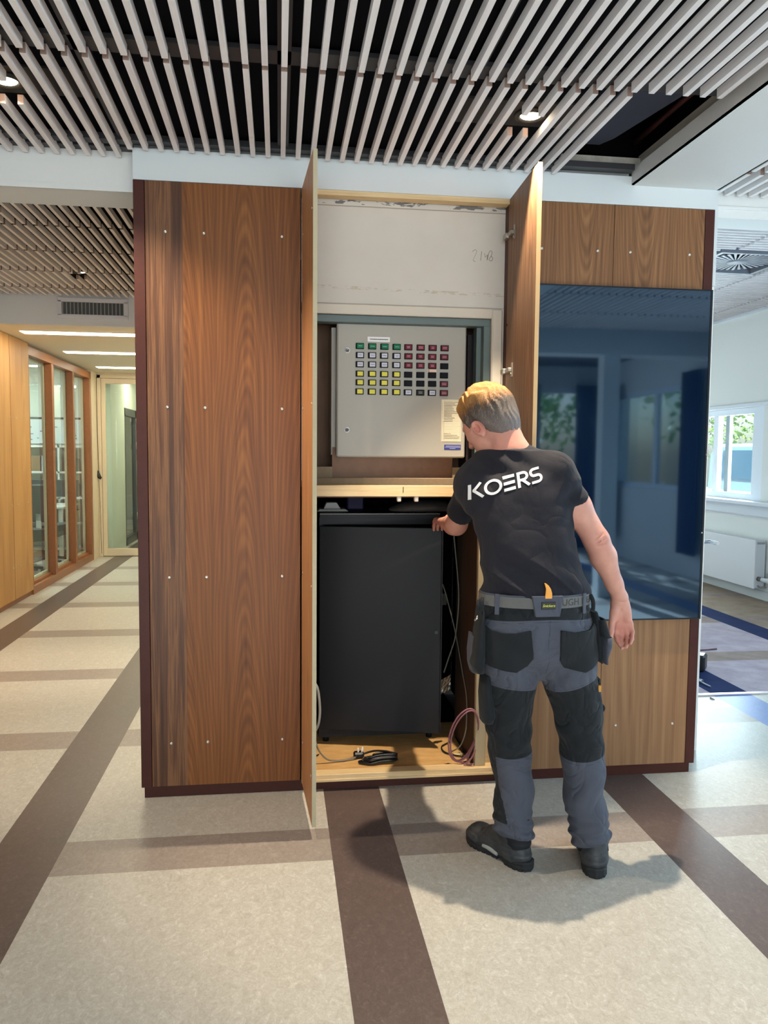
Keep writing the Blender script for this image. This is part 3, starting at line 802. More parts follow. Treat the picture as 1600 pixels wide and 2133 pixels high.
# doors
def door_M(px, py, ang): return Matrix.Translation((px, py, 0)) @ Matrix.Rotation(ang, 4, 'Z')
aL = -math.atan2(0.028, 0.448)
ML = door_M(0.100, 3.462, aL)      # local -y runs towards the camera
mb = MB(); mb.box(0.0, 0.0155, -0.452, 0.0, 0.050, 2.637, 0.0, M=None); dl = MB()
mb.bm.free()
aL = math.atan2(0.028, 0.448)
ML = Matrix.Translation((0.100, 3.462, 0)) @ Matrix.Rotation(aL, 4, 'Z')
mb = MB(); mb.box(0.0, 0.0155, -0.4505, 0.0, 0.050, 2.637, M=ML); dL = mb.build('door', M_wal_door_lit, cabB); dL['label'] = 'left cupboard door seen from its screwed walnut face'
mb = MB(); mb.box(-0.0004, 0.0160, -0.4525, -0.4500, 0.050, 2.637, M=ML); mb.build('edge_band', M_mdf, dL)
for z in (2.433, 1.706, 1.00, 0.245):
    for yy in (-0.052, -0.418):
        mb = MB(); mb.lathe([(0.0, 0.001), (0.0055, 0.0005), (0.0055, -0.0018), (0.004, -0.003), (0.0, -0.003)], (0, yy, z), 'x', 12)
        for v in mb.bm.verts: v.co = ML @ v.co
        mb.build('screw', M_screw, dL)
aR = -math.atan2(0.021, 0.445)
MR = Matrix.Translation((1.010, 3.462, 0)) @ Matrix.Rotation(aR, 4, 'Z')
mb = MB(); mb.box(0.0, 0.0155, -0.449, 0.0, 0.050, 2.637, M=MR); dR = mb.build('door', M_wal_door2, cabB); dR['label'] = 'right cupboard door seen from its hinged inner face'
mb = MB(); mb.box(-0.0004, 0.0160, -0.4515, -0.4488, 0.050, 2.637, M=MR); mb.build('edge_band', plain('pale_edge_band', srgb(206, 170, 118), 0.5), dR)
for z in (2.47, 1.885, 1.02, 0.30):
    mb = MB()
    mb.box(-0.004, 0.0, -0.112, -0.094, z - 0.030, z + 0.030, 0.001, M=MR); mb.box(-0.020, -0.003, -0.105, -0.040, z - 0.009, z + 0.009, 0.003, M=MR)
    mb.box(-0.030, -0.012, -0.052, -0.006, z - 0.014, z + 0.010, 0.003, M=MR); mb.cyl(MR @ Vector((-0.004, -0.10, z - 0.018)), MR @ Vector((-0.008, -0.10, z - 0.018)), 0.006, n=12)
    mb.build('hinge', plain('satin_hinge', srgb(170, 165, 155), 0.35, 0.8), dR)
# rear wall above / around the recess, with worn plaster and a pencilled note
def plaster():
    t = NT('worn_plaster'); co = t.coords(); X, Y, Z = t.sep(co)
    n = t.noise(co, 3, 4, 0.6); base = t.mix(n, srgb(214, 210, 200), srgb(196, 190, 178))
    g = t.noise(t.mapv(co, (7, 1, 26)), 1.0, 5, 0.65, 0.8)
    band = t.math('MULTIPLY', t.math('GREATER_THAN', Z, 2.603), t.math('GREATER_THAN', g, 0.56))
    c = t.mix(band, base, srgb(116, 114, 112))
    j = t.math('LESS_THAN', t.math('ABSOLUTE', t.math('SUBTRACT', Z, t.math('MULTIPLY_ADD', t.noise(t.mapv(co, (9, 1, 1)), 1.0, 4, 0.7), 0.004, 2.593))), 0.0022)
    c = t.mix(j, c, srgb(158, 148, 136))
    sp = t.noise(t.mapv(co, (30, 1, 90)), 1.0, 5, 0.75)
    near = t.math('LESS_THAN', t.math('ABSOLUTE', t.math('SUBTRACT', t.math('MULTIPLY_ADD', X, 0.016, Z), 2.250)), 0.007)
    c = t.mix(t.math('MULTIPLY', t.math('MULTIPLY', near, t.math('GREATER_THAN', sp, 0.52)), 0.6), c, srgb(170, 160, 132))
    ln = t.math('LESS_THAN', t.math('ABSOLUTE', t.math('SUBTRACT', Z, 2.176)), 0.0016)
    c = t.mix(t.math('MULTIPLY', ln, 0.6), c, srgb(150, 142, 130))
    t.put(t.b.inputs['Base Color'], c); t.set(Roughness=0.85); t.bump(t.noise(co, 40, 5, 0.6), 0.15, 0.004); return t.m
M_plaster = plaster()
nw = wall_with_holes('wall_niche', 'y', 3.532, 3.575, 0.10, 1.06, 0.0 + 1.395, 2.64, [(0.12, 0.957, 1.395, 2.132)], M_plaster)
mb = MB()
mb.box(0.10, 0.957, 3.518, 3.534, 2.128, 2.172, 0.003); mb.box(0.955, 1.005, 3.518, 3.534, 1.395, 2.172, 0.006)
mb.build('moulding', plain('moulding_offwhite', srgb(206, 198, 182), 0.6), nw)
def pencil(pts):
    mbp = MB()
    for pl_ in pts: mbp.tube([(x, 3.5312, z) for x, z in pl_], 0.0009, 4, 3)
    return mbp
pencil([[(0.862, 2.423), (0.874, 2.432), (0.882, 2.424), (0.874, 2.405), (0.866, 2.385), (0.876, 2.380)], [(0.905, 2.425), (0.900, 2.385)],
        [(0.918, 2.418), (0.922, 2.400), (0.932, 2.412), (0.930, 2.388), (0.940, 2.425), (0.952, 2.428), (0.948, 2.405), (0.938, 2.392), (0.950, 2.385), (0.956, 2.398), (0.946, 2.408)]]).build('pencil_marks', plain('pencil', srgb(120, 112, 104), 0.8), nw)
# teal steel lining of the recess
mb = MB(); M_teal = plain('teal_grey_steel', srgb(96, 112, 110), 0.5)
mb.box(0.12, 0.957, 3.552, 3.62, 2.098, 2.131, 0.002); mb.box(0.926, 0.957, 3.552, 3.62, 1.395, 2.10, 0.002); mb.box(0.905, 0.927, 3.60, 3.66, 1.395, 2.10)
rec = empty('wall_recess', (0.5, 3.6, 1.4)); struct(rec); mb.build('lining', M_teal, rec)
mb = MB(); mb.box(0.10, 1.05, 3.86, 3.88, 1.30, 2.16); mb.box(0.10, 0.14, 3.575, 3.86, 1.395, 2.14); mb.box(0.957, 1.02, 3.66, 3.86, 1.395, 2.14); mb.box(0.1, 1.05, 3.62, 3.88, 2.131, 2.16)
mb.build('backboard', M_ply_dark, rec)
mb = MB(); mb.box(0.888, 0.925, 3.70, 3.86, 1.40, 2.08); mb.build('dark_duct', plain('dark_duct', srgb(38, 26, 28), 0.7), rec)
mb = MB(); mb.tube([(0.905, 3.66, 2.08), (0.915, 3.655, 1.95), (0.908, 3.655, 1.80), (0.912, 3.655, 1.62), (0.905, 3.655, 1.42)], 0.003, 6); mb.build('cable', M_rail, rec)
mb = MB(); mb.box(0.245, 0.812, 3.655, 3.680, 1.405, 1.545); mb.build('board', plain('reddish_board', srgb(116, 84, 60), 0.6, grain=0.25, gs=20), rec)
mb = MB(); mb.box(0.10, 0.957, 3.60, 3.86, 1.360, 1.405, 0.002); mb.box(0.10, 0.245, 3.64, 3.70, 1.405, 1.455); mb.box(0.81, 0.957, 3.64, 3.70, 1.405, 1.455); mb.build('ledge', plain('dusty_ledge', srgb(134, 116, 92), 0.8, grain=0.2), rec)
bt_ = MB(); bt_.box(0.101, 0.958, 3.468, 3.515, 1.327, 1.376, 0.0015)
bat = bt_.build('cross_rail', M_pine, cabB)
mb = MB(); mb.box(0.548, 0.551, 3.4665, 3.4685, 1.345, 1.371); mb.build('knot', plain('knot_brown', srgb(96, 58, 30), 0.8), bat)
mb = MB(); mb.box(0.105, 0.958, 3.515, 3.60, 1.335, 1.352); mb.build('cross_rail_back', M_ply_dark, cabB)
for x in (0.533, 0.611):
    mb = MB(); mb.box(x - 0.009, x + 0.009, 3.472, 3.500, 1.304, 1.327, 0.003); mb.cyl((x + 0.002, 3.470, 1.314), (x + 0.002, 3.476, 1.314), 0.0035, n=10); mb.build('catch', plain('white_plastic_catch', srgb(226, 220, 206), 0.5), cabB)

# ------------------------------------------------------------------ control panel box
M_box = plain('grey_beige_enamel', srgb(166, 162, 150), 0.5, grain=0.02)
box = empty('control_panel', (0.56, 3.70, 1.5)); tag(box, 'grey wall-mounted control box with rows of coloured lamp buttons', 'control box')
mb = MB(); mb.box(0.262, 0.852, 3.624, 3.85, 1.505, 2.098, 0.004); mb.box(0.240, 0.262, 3.66, 3.85, 1.51, 2.09, 0.002); mb.build('enclosure', M_box, box)
mb = MB(); mb.box(0.261, 0.858, 3.600, 3.622, 1.500, 2.103, 0.006); bdoor = mb.build('door', M_box, box)
for z in (1.981, 1.624):
    mb = MB(); mb.lathe([(0.0, 3.6), (0.0130, 3.6), (0.0130, 3.5965), (0.0095, 3.5955), (0.0090, 3.5985), (0.0, 3.5985)], (0.308, 0, z), 'y', 24, 0)
    lk = mb.build('lock', plain('lock_ring', srgb(205, 205, 205), 0.3, 0.8), bdoor)
    mb = MB(); mb.cyl((0.308, 3.5988, z), (0.308, 3.5965, z), 0.0055, n=3); mb.build('keyway', plain('keyway_dark', srgb(40, 38, 38), 0.6), lk)
BX = [0.365, 0.421, 0.476, 0.532, 0.587, 0.643, 0.698, 0.754]; BZ = [2.0005, 1.960, 1.919, 1.877, 1.838, 1.797]
bcol = {'g': srgb(28, 120, 84), 'w': srgb(206, 206, 218), 'y': srgb(222, 214, 92), 'r': srgb(112, 40, 54), 'k': srgb(16, 18, 24), 'p': srgb(112, 52, 66), 'd': srgb(44, 52, 48)}
BM = {k: plain('button_' + n, bcol[k], 0.6, spec=0.15) for k, n in zip('gwyrkpd', ('green', 'white', 'yellow', 'maroon', 'blank', 'plum', 'charcoal'))}
M_bez = plain('button_bezel', srgb(14, 12, 16), 0.6, spec=0.15)
M_dk = plain('dark_legend', srgb(60, 58, 64), 0.7); M_lt = plain('light_legend', srgb(206, 178, 178), 0.7)
grid = ['ggggrrrr', 'wwwwrrrr', 'wwwwrrrk', 'yyyykkkk', 'yyyykkkp', 'yyyywdwp']
rb = random.Random(3)
for j, row in enumerate(grid):
    for i, ch in enumerate(row):
        x, z = BX[i] + rb.uniform(-0.001, 0.001), BZ[j] - 0.0006 * (i - 3) * 0
        wd = 0.0185
        mb = MB(); mb.box(x - wd, x + wd, 3.590, 3.601, z - 0.0132, z + 0.0132, 0.001); b_ = mb.build('push_button', M_bez, bdoor)
        o_x = 0.0015 if ch in 'wyg' else 0
        hx, hz = (0.0128, 0.0098) if ch in 'wy' else (0.0150, 0.0105)
        mb = MB(); mb.box(x - hx + o_x, x + hx + o_x, 3.5885, 3.5905, z - hz, z + hz, 0.0008); mb.build('lens', BM[ch], b_)
        if ch in 'grwpd':
            mb = MB(); L_ = rb.uniform(0.006, 0.010)
            for ln in ([0] if ch in 'gw' else [-0.003, 0.003]):
                xx = x + o_x - L_
                while xx < x + o_x + L_:
                    w_ = rb.uniform(0.0012, 0.0028); mb.box(xx, min(xx + w_, x + o_x + L_), 3.5880, 3.5886, z + ln - 0.0011, z + ln + 0.0011); xx += w_ + 0.0006
            mb.build('legend', M_dk if ch in 'w' else M_lt, b_)
mb = MB(); mb.box(0.400, 0.502, 3.5985, 3.6005, 2.022, 2.044); np_ = mb.build('name_plate', plain('white_label', srgb(232, 230, 226), 0.5), bdoor)
mb = MB(); xx = 0.411
while xx < 0.491:
    w_ = rb.uniform(0.0015, 0.004); mb.box(xx, xx + w_, 3.5979, 3.5986, 2.0310, 2.0355); xx += w_ + 0.001 + (0.003 if rb.random() < 0.12 else 0)
mb.build('legend', M_dk, np_)
mb = MB(); mb.box(0.6775, 0.6815, 3.5955, 3.600, 1.888, 1.908); mb.box(0.6965 - 0.013, 0.7165, 3.588, 3.5935, 1.890, 1.903); mb.build('tag', plain('salmon_tag', srgb(224, 192, 168), 0.6), bdoor)
# instruction sheet with ruled lines
mb = MB(); mb.box(0.7455, 0.8385, 3.5985, 3.6003, 1.5755, 1.7675); sh = mb.build('instruction_sheet', plain('aged_paper', srgb(236, 226, 196), 0.7), bdoor)
mb = MB(); M_ink = plain('ink', srgb(110, 100, 84), 0.8)
for a in ((0.7485, 0.8355, 1.762, 1.7626), (0.7485, 0.8355, 1.581, 1.5816)): mb.box(a[0], a[1], 3.5979, 3.5986, a[2], a[3])
for x in (0.7485, 0.7565, 0.8349): mb.box(x, x + 0.0006, 3.5979, 3.5986, 1.581, 1.7626)
k_ = 0; z = 1.7575
while z > 1.585:
    mb.box(0.7485, 0.8355, 3.5979, 3.5986, z - 0.0042, z - 0.0038)
    if k_ < 13 or k_ > 19:
        xx = 0.7585; end = 0.7585 + rb.uniform(0.03, 0.072)
        while xx < end: w_ = rb.uniform(0.001, 0.004); mb.box(xx, xx + w_, 3.5979, 3.5986, z - 0.0026, z - 0.0004); xx += w_ + 0.0008
    z -= 0.0072; k_ += 1
mb.build('printing', M_ink, sh)
mb = MB(); mb.box(0.760, 0.8385, 3.5985, 3.6003, 1.5375, 1.5605); bl = mb.build('warning_label', plain('blue_label', srgb(44, 56, 130), 0.5), bdoor)
mb = MB()
for z, a, b in ((1.5545, 0.768, 0.832), (1.549, 0.764, 0.835), (1.5435, 0.786, 0.812)):
    xx = a
    while xx < b: w_ = rb.uniform(0.001, 0.0035); mb.box(xx, xx + w_, 3.5979, 3.5986, z - 0.0011, z + 0.0011); xx += w_ + 0.0008
mb.build('printing', plain('label_white', srgb(190, 196, 226), 0.6), bl)

# ------------------------------------------------------------------ server cabinet
M_rack = plain('black_powder_coat', srgb(15, 17, 21), 0.55, spec=0.3, grain=0.06, gs=300)
M_rack2 = plain('black_powder_coat_dark', srgb(17, 18, 22), 0.55, spec=0.3)
rk = empty('server_cabinet', (0.5, 4.15, 0.068)); tag(rk, 'black steel equipment cabinet with its solid door slightly ajar', 'equipment cabinet')
mb = MB(); mb.box(0.197, 0.800, 3.860, 4.60, 1.195, 1.222, 0.003); mb.box(0.197, 0.800, 3.858, 3.875, 1.168, 1.200); mb.box(0.197, 0.215, 3.860, 4.60, 0.10, 1.20); mb.box(0.783, 0.800, 3.860, 4.60, 0.10, 1.20); mb.box(0.197, 0.800, 3.860, 4.60, 0.10, 0.125); mb.box(0.197, 0.8, 4.58, 4.60, 0.10, 1.2)
mb.box(0.197, 0.800, 3.858, 3.875, 0.100, 0.150)
mb.build('frame', M_rack2, rk)
mb = MB()
for i in range(26): mb.box(0.245 + 0.0165 * i, 0.2535 + 0.0165 * i, 3.8572, 3.859, 0.112, 0.140)
for i in range(30): mb.box(0.245 + 0.0165 * i, 0.252 + 0.0165 * i, 3.868, 3.900, 1.2215, 1.2232)
mb.build('vent_slots', plain('vent_black', srgb(8, 8, 10), 0.8), rk)
mb = MB(); mb.box(0.20, 0.80, 3.856, 3.8595, 1.218, 1.2215); mb.build('top_edge', plain('worn_edge', srgb(120, 114, 104), 0.4), rk)  # thin paler grey strip along the top front edge
angd = math.atan2(-0.128, 0.590)
MD = Matrix.Translation((0.199, 3.848, 0)) @ Matrix.Rotation(angd, 4, 'Z')
mb = MB(); mb.box(0.0, 0.597, -0.014, 0.0, 0.150, 1.163, 0.003, M=MD); rd = mb.build('door', M_rack, rk)
hc = MD @ Vector((0.575, -0.0142, 0.653)); mb = MB(); mb.cyl(hc, hc + Vector((-0.0002, -0.0015, 0)), 0.0085, n=20); mb.build('lock_hole', plain('lock_hole', srgb(4, 4, 5), 0.5), rd)
mb = MB(); mb.box(0.597, 0.602, -0.012, 0.002, 0.15, 1.163, M=MD); mb.build('return_edge', M_rack2, rd)
for x in (0.235, 0.765):
    for y in (3.90, 4.55):
        mb = MB(); mb.cyl((x, y, 0.068), (x, y, 0.105), 0.016, n=14); mb.build('foot', M_rack2, rk)
mb = MB(); mb.cyl((0.215, 3.852, 1.150), (0.215, 3.846, 1.150), 0.0025, n=8); mb.build('rivet', M_screw, rk)
# crumpled clear tape stuck to the door edge
bm = bmesh.new(); rr = random.Random(5); g = [[None] * 7 for _ in range(6)]
tc = MD @ Vector((0.598, 0, 0)); 
for i in range(6):
    for j in range(7):
        g[i][j] = bm.verts.new((tc.x + 0.002 + 0.010 * i, tc.y - 0.008 + rr.uniform(-0.006, 0.006) * (i > 0) + 0.003 * i, 0.345 + 0.012 * j + 0.004 * i + rr.uniform(-0.003, 0.003)))
for i in range(5):
    for j in range(6): bm.faces.new((g[i][j], g[i + 1][j], g[i + 1][j + 1], g[i][j + 1]))
me = bpy.data.meshes.new('tape_flap'); bm.to_mesh(me); bm.free(); me.materials.append(plain('glossy_tape', srgb(92, 84, 72), 0.15, 0.3, 0.8)); o = bpy.data.objects.new('tape_flap', me); COL.objects.link(o); o.parent = rd; o.matrix_parent_inverse = parent_world(rd).inverted()
so = o.modifiers.new('s', 'SOLIDIFY'); so.thickness = 0.0004
# on top of it: a small white case, a folded bag
ju = empty('junction_case', (0.27, 4.02, 1.222)); tag(ju, 'small grey-white plastic case lying at the left end of the black equipment cabinet', 'case')
mb = MB(); mb.prism([(0.19, 1.224), (0.35, 1.224), (0.335, 1.236), (0.205, 1.236)], 'y', 3.96, 4.08, 0.002); mb.build('base', plain('grey_plastic', srgb(150, 148, 140), 0.6), ju)
mb = MB(); mb.prism([(0.225, 1.236), (0.312, 1.236), (0.292, 1.268), (0.240, 1.268)], 'y', 3.98, 4.06, 0.003); mb.build('cover', plain('grey_plastic_light', srgb(176, 174, 166), 0.6), ju)
pch = MB(); pch.box(0.355, 0.44, 4.10, 4.20, 1.224, 1.30, 0.006)
tag(pch.build('box', plain('indigo_carton', srgb(38, 34, 66), 0.7)), 'dark indigo carton standing behind the small grey-white case', 'box')
F_ = Field((0.56, 3.86, 1.21), (0.93, 4.20, 1.33), 0.006)
F_.add(el((0.745, 4.02, 1.238), (0.150, 0.105, 0.040)), 0); F_.add(el((0.64, 4.02, 1.228), (0.08, 0.08, 0.022)), 0.03); F_.add(el((0.80, 4.03, 1.240), (0.09, 0.08, 0.036)), 0.02)
X, Y, Z = F_.all(); F_.a = np.maximum(F_.a + 0.004 * wav(X, Y, Z, 51, 40), 1.2235 - Z).astype(np.float32); Vv, Ff = F_.mesh()
tag(mesh_from('bag', Vv, Ff, plain('taupe_grey_fabric', srgb(84, 76, 70), 0.7, grain=0.2)), 'dark grey soft bag slumped on top of the black equipment cabinet', 'bag')
# cables hanging in the gap beside the cabinet
M_gcab = plain('grey_cable', srgb(128, 122, 108), 0.5); M_pcab = plain('mauve_cable', srgb(156, 104, 116), 0.45); M_bcab = plain('black_cable', srgb(22, 22, 24), 0.4)
mb = MB(); mb.tube([(0.862, 3.84, 1.16), (0.868, 3.84, 1.102), (0.889, 3.84, 0.908), (0.896, 3.84, 0.81), (0.893, 3.84, 0.71), (0.880, 3.84, 0.59), (0.852, 3.84, 0.50), (0.826, 3.84, 0.417)], 0.0035, 8)
tag(mb.build('cable', M_gcab), 'thin grey cable hanging from the top of the dark gap beside the black cabinet', 'cable')
mb = MB(); mb.tube([(0.822, 3.88, 0.86), (0.838, 3.88, 0.813), (0.862, 3.87, 0.72), (0.886, 3.87, 0.626), (0.893, 3.80, 0.53), (0.895, 3.72, 0.44), (0.895, 3.64, 0.36), (0.893, 3.62, 0.28), (0.885, 3.60, 0.20), (0.865, 3.62, 0.12), (0.83, 3.66, 0.076)], 0.0032, 8)
tag(mb.build('cable', M_gcab), 'thin grey cable slanting down behind the door edge to the plywood beside the mauve coil', 'cable')
eq = MB(); eq.box(0.815, 0.86, 3.95, 3.99, 0.60 + 0.14, 0.80, 0.002)
eqo = eq.build('patch_socket', plain('dull_socket', srgb(70, 66, 58), 0.6)); tag(eqo, 'small dull wall socket half hidden in the dark gap beside the black cabinet', 'socket')
# mauve coil leaning by the jamb
import random as _r
pts = []; rr = random.Random(11)
for turn in range(2):
    for k in range(18):
        a = 2 * math.pi * k / 18 + 0.3
        cx, cz, rx, rz = 0.846 + 0.005 * turn, 0.222 - 0.003 * turn, 0.060 - 0.003 * turn, 0.132 - 0.004 * turn
        X_ = cx + rx * math.cos(a) + 0.16 * rz * math.sin(a); Z_ = max(0.085, cz + rz * math.sin(a))
        pts.append((X_, 3.458 - 0.008 * turn + 0.055 * (1 - (Z_ - 0.085) / 0.27) + 0.02 * max(0, 0.84 - X_) / 0.06, Z_))
pts.append((0.868, 3.50, 0.085)); pts.append((0.905, 3.485, 0.0845))
mb = MB(); mb.tube(pts, 0.0038, 8, 4)
mb.tube([(0.79, 3.53, 0.12), (0.81, 3.52, 0.092), (0.85, 3.50, 0.084), (0.885, 3.475, 0.083)], 0.004, 8); mb.tube([(0.898, 3.462, 0.16), (0.885, 3.465, 0.125), (0.865, 3.475, 0.095), (0.85, 3.48, 0.084)], 0.004, 8)
tag(mb.build('cable_coil', M_pcab), 'loose coil of mauve network cable leaning beside the pine jamb', 'cable coil')
mb = MB(); mb.tube([(0.86, 3.80, 0.074), (0.80, 3.74, 0.074), (0.80, 3.66, 0.074), (0.87, 3.60, 0.074), (0.89, 3.62, 0.074), (0.893, 3.72, 0.075), (0.885, 3.82, 0.09)], 0.0035, 8)
mb.tube([(0.88, 3.70, 0.074), (0.893, 3.60, 0.074), (0.885, 3.55, 0.073), (0.86, 3.54, 0.072)], 0.003, 6)
tag(mb.build('cable', M_bcab), 'thin black cable curled on the plywood behind the mauve coil', 'cable')
mb = MB(); mb.box(0.835, 0.875, 3.62, 3.64, 0.068, 0.078, 0.002); mb.box(0.865, 0.87, 3.615, 3.645, 0.078, 0.085)
tag(mb.build('cable_clip', plain('cream_plastic', srgb(222, 206, 160), 0.5)), 'cream plastic clip lying on the plywood inside the mauve coil', 'clip')
# black power cord, bundled, with a white-pinned plug
pc = empty('power_cord', (0.45, 3.6, 0.068)); tag(pc, 'black power cord bundled on the plywood sill', 'power cord')
mb = MB(); rr = random.Random(2)
for k in range(7):
    o1 = 0.010 * (k % 4) - 0.014; o2 = 0.007 * (k // 2)
    mb.tube([(0.375 + 0.012 * k, 3.590 + o1, 0.076 + o2 * 0.5), (0.42, 3.565 + o1, 0.078 + o2), (0.48, 3.572 + o1, 0.086 + o2), (0.530 + 0.003 * k, 3.575 + o1, 0.086 + o2), (0.552 - 0.003 * k, 3.60 + o1, 0.080 + o2), (0.52, 3.622 + o1, 0.078 + o2), (0.45, 3.612 + o1, 0.076 + o2), (0.385 + 0.01 * k, 3.612 + o1, 0.075 + o2 * 0.6)], 0.0052, 8, 5, closed=True)
mb.tube([(0.36, 3.63, 0.082), (0.40, 3.655, 0.086), (0.45, 3.65, 0.10), (0.50, 3.62, 0.108), (0.54, 3.60, 0.105)], 0.0052, 8)
mb.build('cord', M_bcab, pc)
mb = MB(); mb.box(0.352, 0.402, 3.635, 3.672, 0.070, 0.098, 0.007); mb.build('plug', M_bcab, pc)
mb = MB(); mb.box(0.3705, 0.3775, 3.645, 3.652, 0.098, 0.118, 0.001); mb.box(0.388, 0.395, 3.645, 3.652, 0.098, 0.112, 0.001); mb.box(0.392, 0.399, 3.652, 3.659, 0.098, 0.120, 0.001); mb.build('plug_pin', plain('white_pins', srgb(236, 232, 226), 0.4), pc)
# grey lead on the left that drops to the floor board, and its loop
mb = MB(); mb.tube([(0.166, 3.56, 0.46), (0.178, 3.555, 0.43), (0.186, 3.55, 0.34), (0.178, 3.55, 0.27), (0.160, 3.56, 0.235)], 0.0065, 8)
tag(mb.build('cable', plain('pale_grey_lead', srgb(150, 148, 140), 0.5)), 'thick pale grey cable loop showing past the left door edge', 'cable')
mb = MB(); mb.tube([(0.150, 3.60, 0.25), (0.165, 3.585, 0.19), (0.188, 3.59, 0.13), (0.225, 3.60, 0.088), (0.27, 3.61, 0.076), (0.31, 3.615, 0.076), (0.36, 3.63, 0.080)], 0.0042, 8)
tag(mb.build('cable', M_gcab), 'grey cable sweeping across the plywood to the bundled black power cord', 'cable')
mb = MB(); mb.tube([(0.125, 3.60, 0.072), (0.16, 3.58, 0.075), (0.17, 3.62, 0.074), (0.15, 3.66, 0.074), (0.19, 3.70, 0.074)], 0.003, 6); mb.tube([(0.13, 3.55, 0.072), (0.155, 3.53, 0.085), (0.15, 3.50, 0.079)], 0.003, 6)
tag(mb.build('cable', M_bcab), 'short black cable end curled behind the lower corner of the left door', 'cable')

# ------------------------------------------------------------------ tall dark glass screen
def screen_glass():
    t = NT('dark_blue_glass'); t.b.inputs['Base Color'].default_value = (0.003, 0.010, 0.026, 1)
    t.set(Roughness=0.035); t.b.inputs['IOR'].default_value = 2.25; t.b.inputs['Specular Tint'].default_value = (0.50, 0.75, 1.0, 1)
    return t.m
sc_ = empty('glass_screen', (1.5, 3.44, 0.76)); tag(sc_, 'tall dark blue glossy glass screen mounted on the walnut cabinet', 'screen')
mb = MB(); mb.box(1.063, 1.951, 3.428, 3.436, 0.762, 2.268, 0.0015); mb.build('glass', screen_glass(), sc_)
mb = MB(); mb.box(1.060, 1.960, 3.4365, 3.462, 0.759, 2.271, 0.002); mb.box(1.951, 1.960, 3.426, 3.4364, 0.7626, 2.2674); mb.box(1.06, 1.960, 3.426, 3.4364, 2.2675, 2.272); mb.box(1.06, 1.960, 3.426, 3.4364, 0.757, 0.7625)
mb.build('frame', plain('black_screen_frame', srgb(18, 24, 32), 0.3), sc_)
mb = MB(); mb.cyl((1.962, 3.42, 1.525), (1.962, 3.445, 1.525), 0.007, n=12); mb.box(1.958, 1.966, 3.424, 3.45, 1.533, 1.550); mb.build('latch', M_screw, sc_)
mb = MB(); mb.box(1.948, 1.954, 3.4255, 3.428, 1.160, 1.166); mb.build('status_mark', M_screw, sc_)
# lever handle on the side wall beyond
lh_ = MB(); lh_.cyl((2.141, 3.77, 1.080), (2.150, 3.77, 1.080), 0.024, n=20); lh_.tube([(2.148, 3.77, 1.080), (2.185, 3.77, 1.081), (2.196, 3.762, 1.081), (2.196, 3.72, 1.080), (2.194, 3.70, 1.079)], 0.009, 10)
d3 = empty('door_3', (2.14, 4.2, 0)); struct(d3); lh_.build('door_handle', plain('polished_chrome', srgb(200, 202, 205), 0.2, 1.0), d3)
mb = MB(); mb.box(2.1402, 2.143, 3.745, 4.62, 0.01, 2.1); mb.build('door_leaf', M_white, d3)

# ------------------------------------------------------------------ ceiling fittings
M_spot = emit('lamp_glow', (1.0, 0.84, 0.62, 1), 14.0)
M_ring = plain('black_trim', srgb(40, 36, 32), 0.5)
def downlight(x, y, z, label, power, col=(1.0, 0.83, 0.62), size=math.radians(66), plate=True, r=0.040, light=True):
    e = empty('downlight', (x, y, z)); tag(e, label, 'downlight', 'recessed spots in the slatted ceiling')
    mb = MB(); mb.box(-0.30 + x, x + 0.30, y - 0.10, y + 0.11, z + 0.016, z + 0.024) if plate else None
    mb.lathe([(r * 1.55, z + 0.016), (r * 1.55, z + 0.008), (r * 1.25, z + 0.002), (r * 1.08, z + 0.006), (r * 1.05, z + 0.016)], (x, y, 0), 'z', 28)
    mb.build('trim_ring', M_ring, e)
    mb = MB(); mb.lathe([(0.0, z + 0.008), (r * 0.9, z + 0.008), (r * 0.98, z + 0.010), (r * 0.98, z + 0.014), (0.0, z + 0.014)], (x, y, 0), 'z', 24); mb.build('lamp', M_spot, e)
    if light:
        l = bpy.data.lights.new('downlight_beam', 'SPOT'); l.energy = power; l.color = col; l.spot_size = size; l.spot_blend = 0.5; l.shadow_soft_size = 0.018
        o = bpy.data.objects.new('downlight_beam', l); COL.objects.link(o); o.location = (x, y, z); o.parent = None
    return e
downlight(0.950, 3.000, 2.790, 'glowing recessed ceiling spot above the man and the right cupboard door', 285)
downlight(-0.940, 3.000, 2.790, 'glowing recessed ceiling spot at the far left between the slats', 115, size=math.radians(125))
downlight(0.930, 0.42, 2.790, 'recessed ceiling spot behind the camera, mirrored near the top of the screen', 60)
downlight(-0.925, 0.42, 2.790, 'recessed ceiling spot behind the camera on the left', 40)  # lamp added out of view to fill the room with light
for i, (x, y) in enumerate(L4):
    downlight(x, y, 2.893, ['small recessed spot at the near edge of the far left slatted ceiling', 'small recessed spot deep in the far left slatted ceiling'][i], 160, plate=True, r=0.032)
M_tube = emit('linear_lamp_glow', (1.0, 0.90, 0.68, 1), 22.0)
for y, w_, lb in ((7.86, 0.16, 'nearest of the glowing strip lights in the low corridor ceiling'), (9.35, 0.16, 'second glowing strip light in the corridor ceiling'), (10.95, 0.16, 'farthest glowing strip light in the corridor ceiling, above the glazed door')):
    e = empty('strip_light', (-1.5, y, 2.62)); tag(e, lb, 'strip light', 'corridor strip lights')
    mb = MB(); mb.box(-2.38, -0.70, y - w_ / 2 - 0.012, y + w_ / 2 + 0.012, 2.616, 2.6225); mb.build('housing', M_cream2, e)
    mb = MB(); mb.box(-2.37, -0.72, y - w_ / 2, y + w_ / 2, 2.612, 2.618); mb.build('diffuser', M_tube, e)
v = empty('air_vent', (-1.62, 7.35, 2.76)); tag(v, 'white wall air grille above the corridor entrance', 'air vent')
mb = MB()
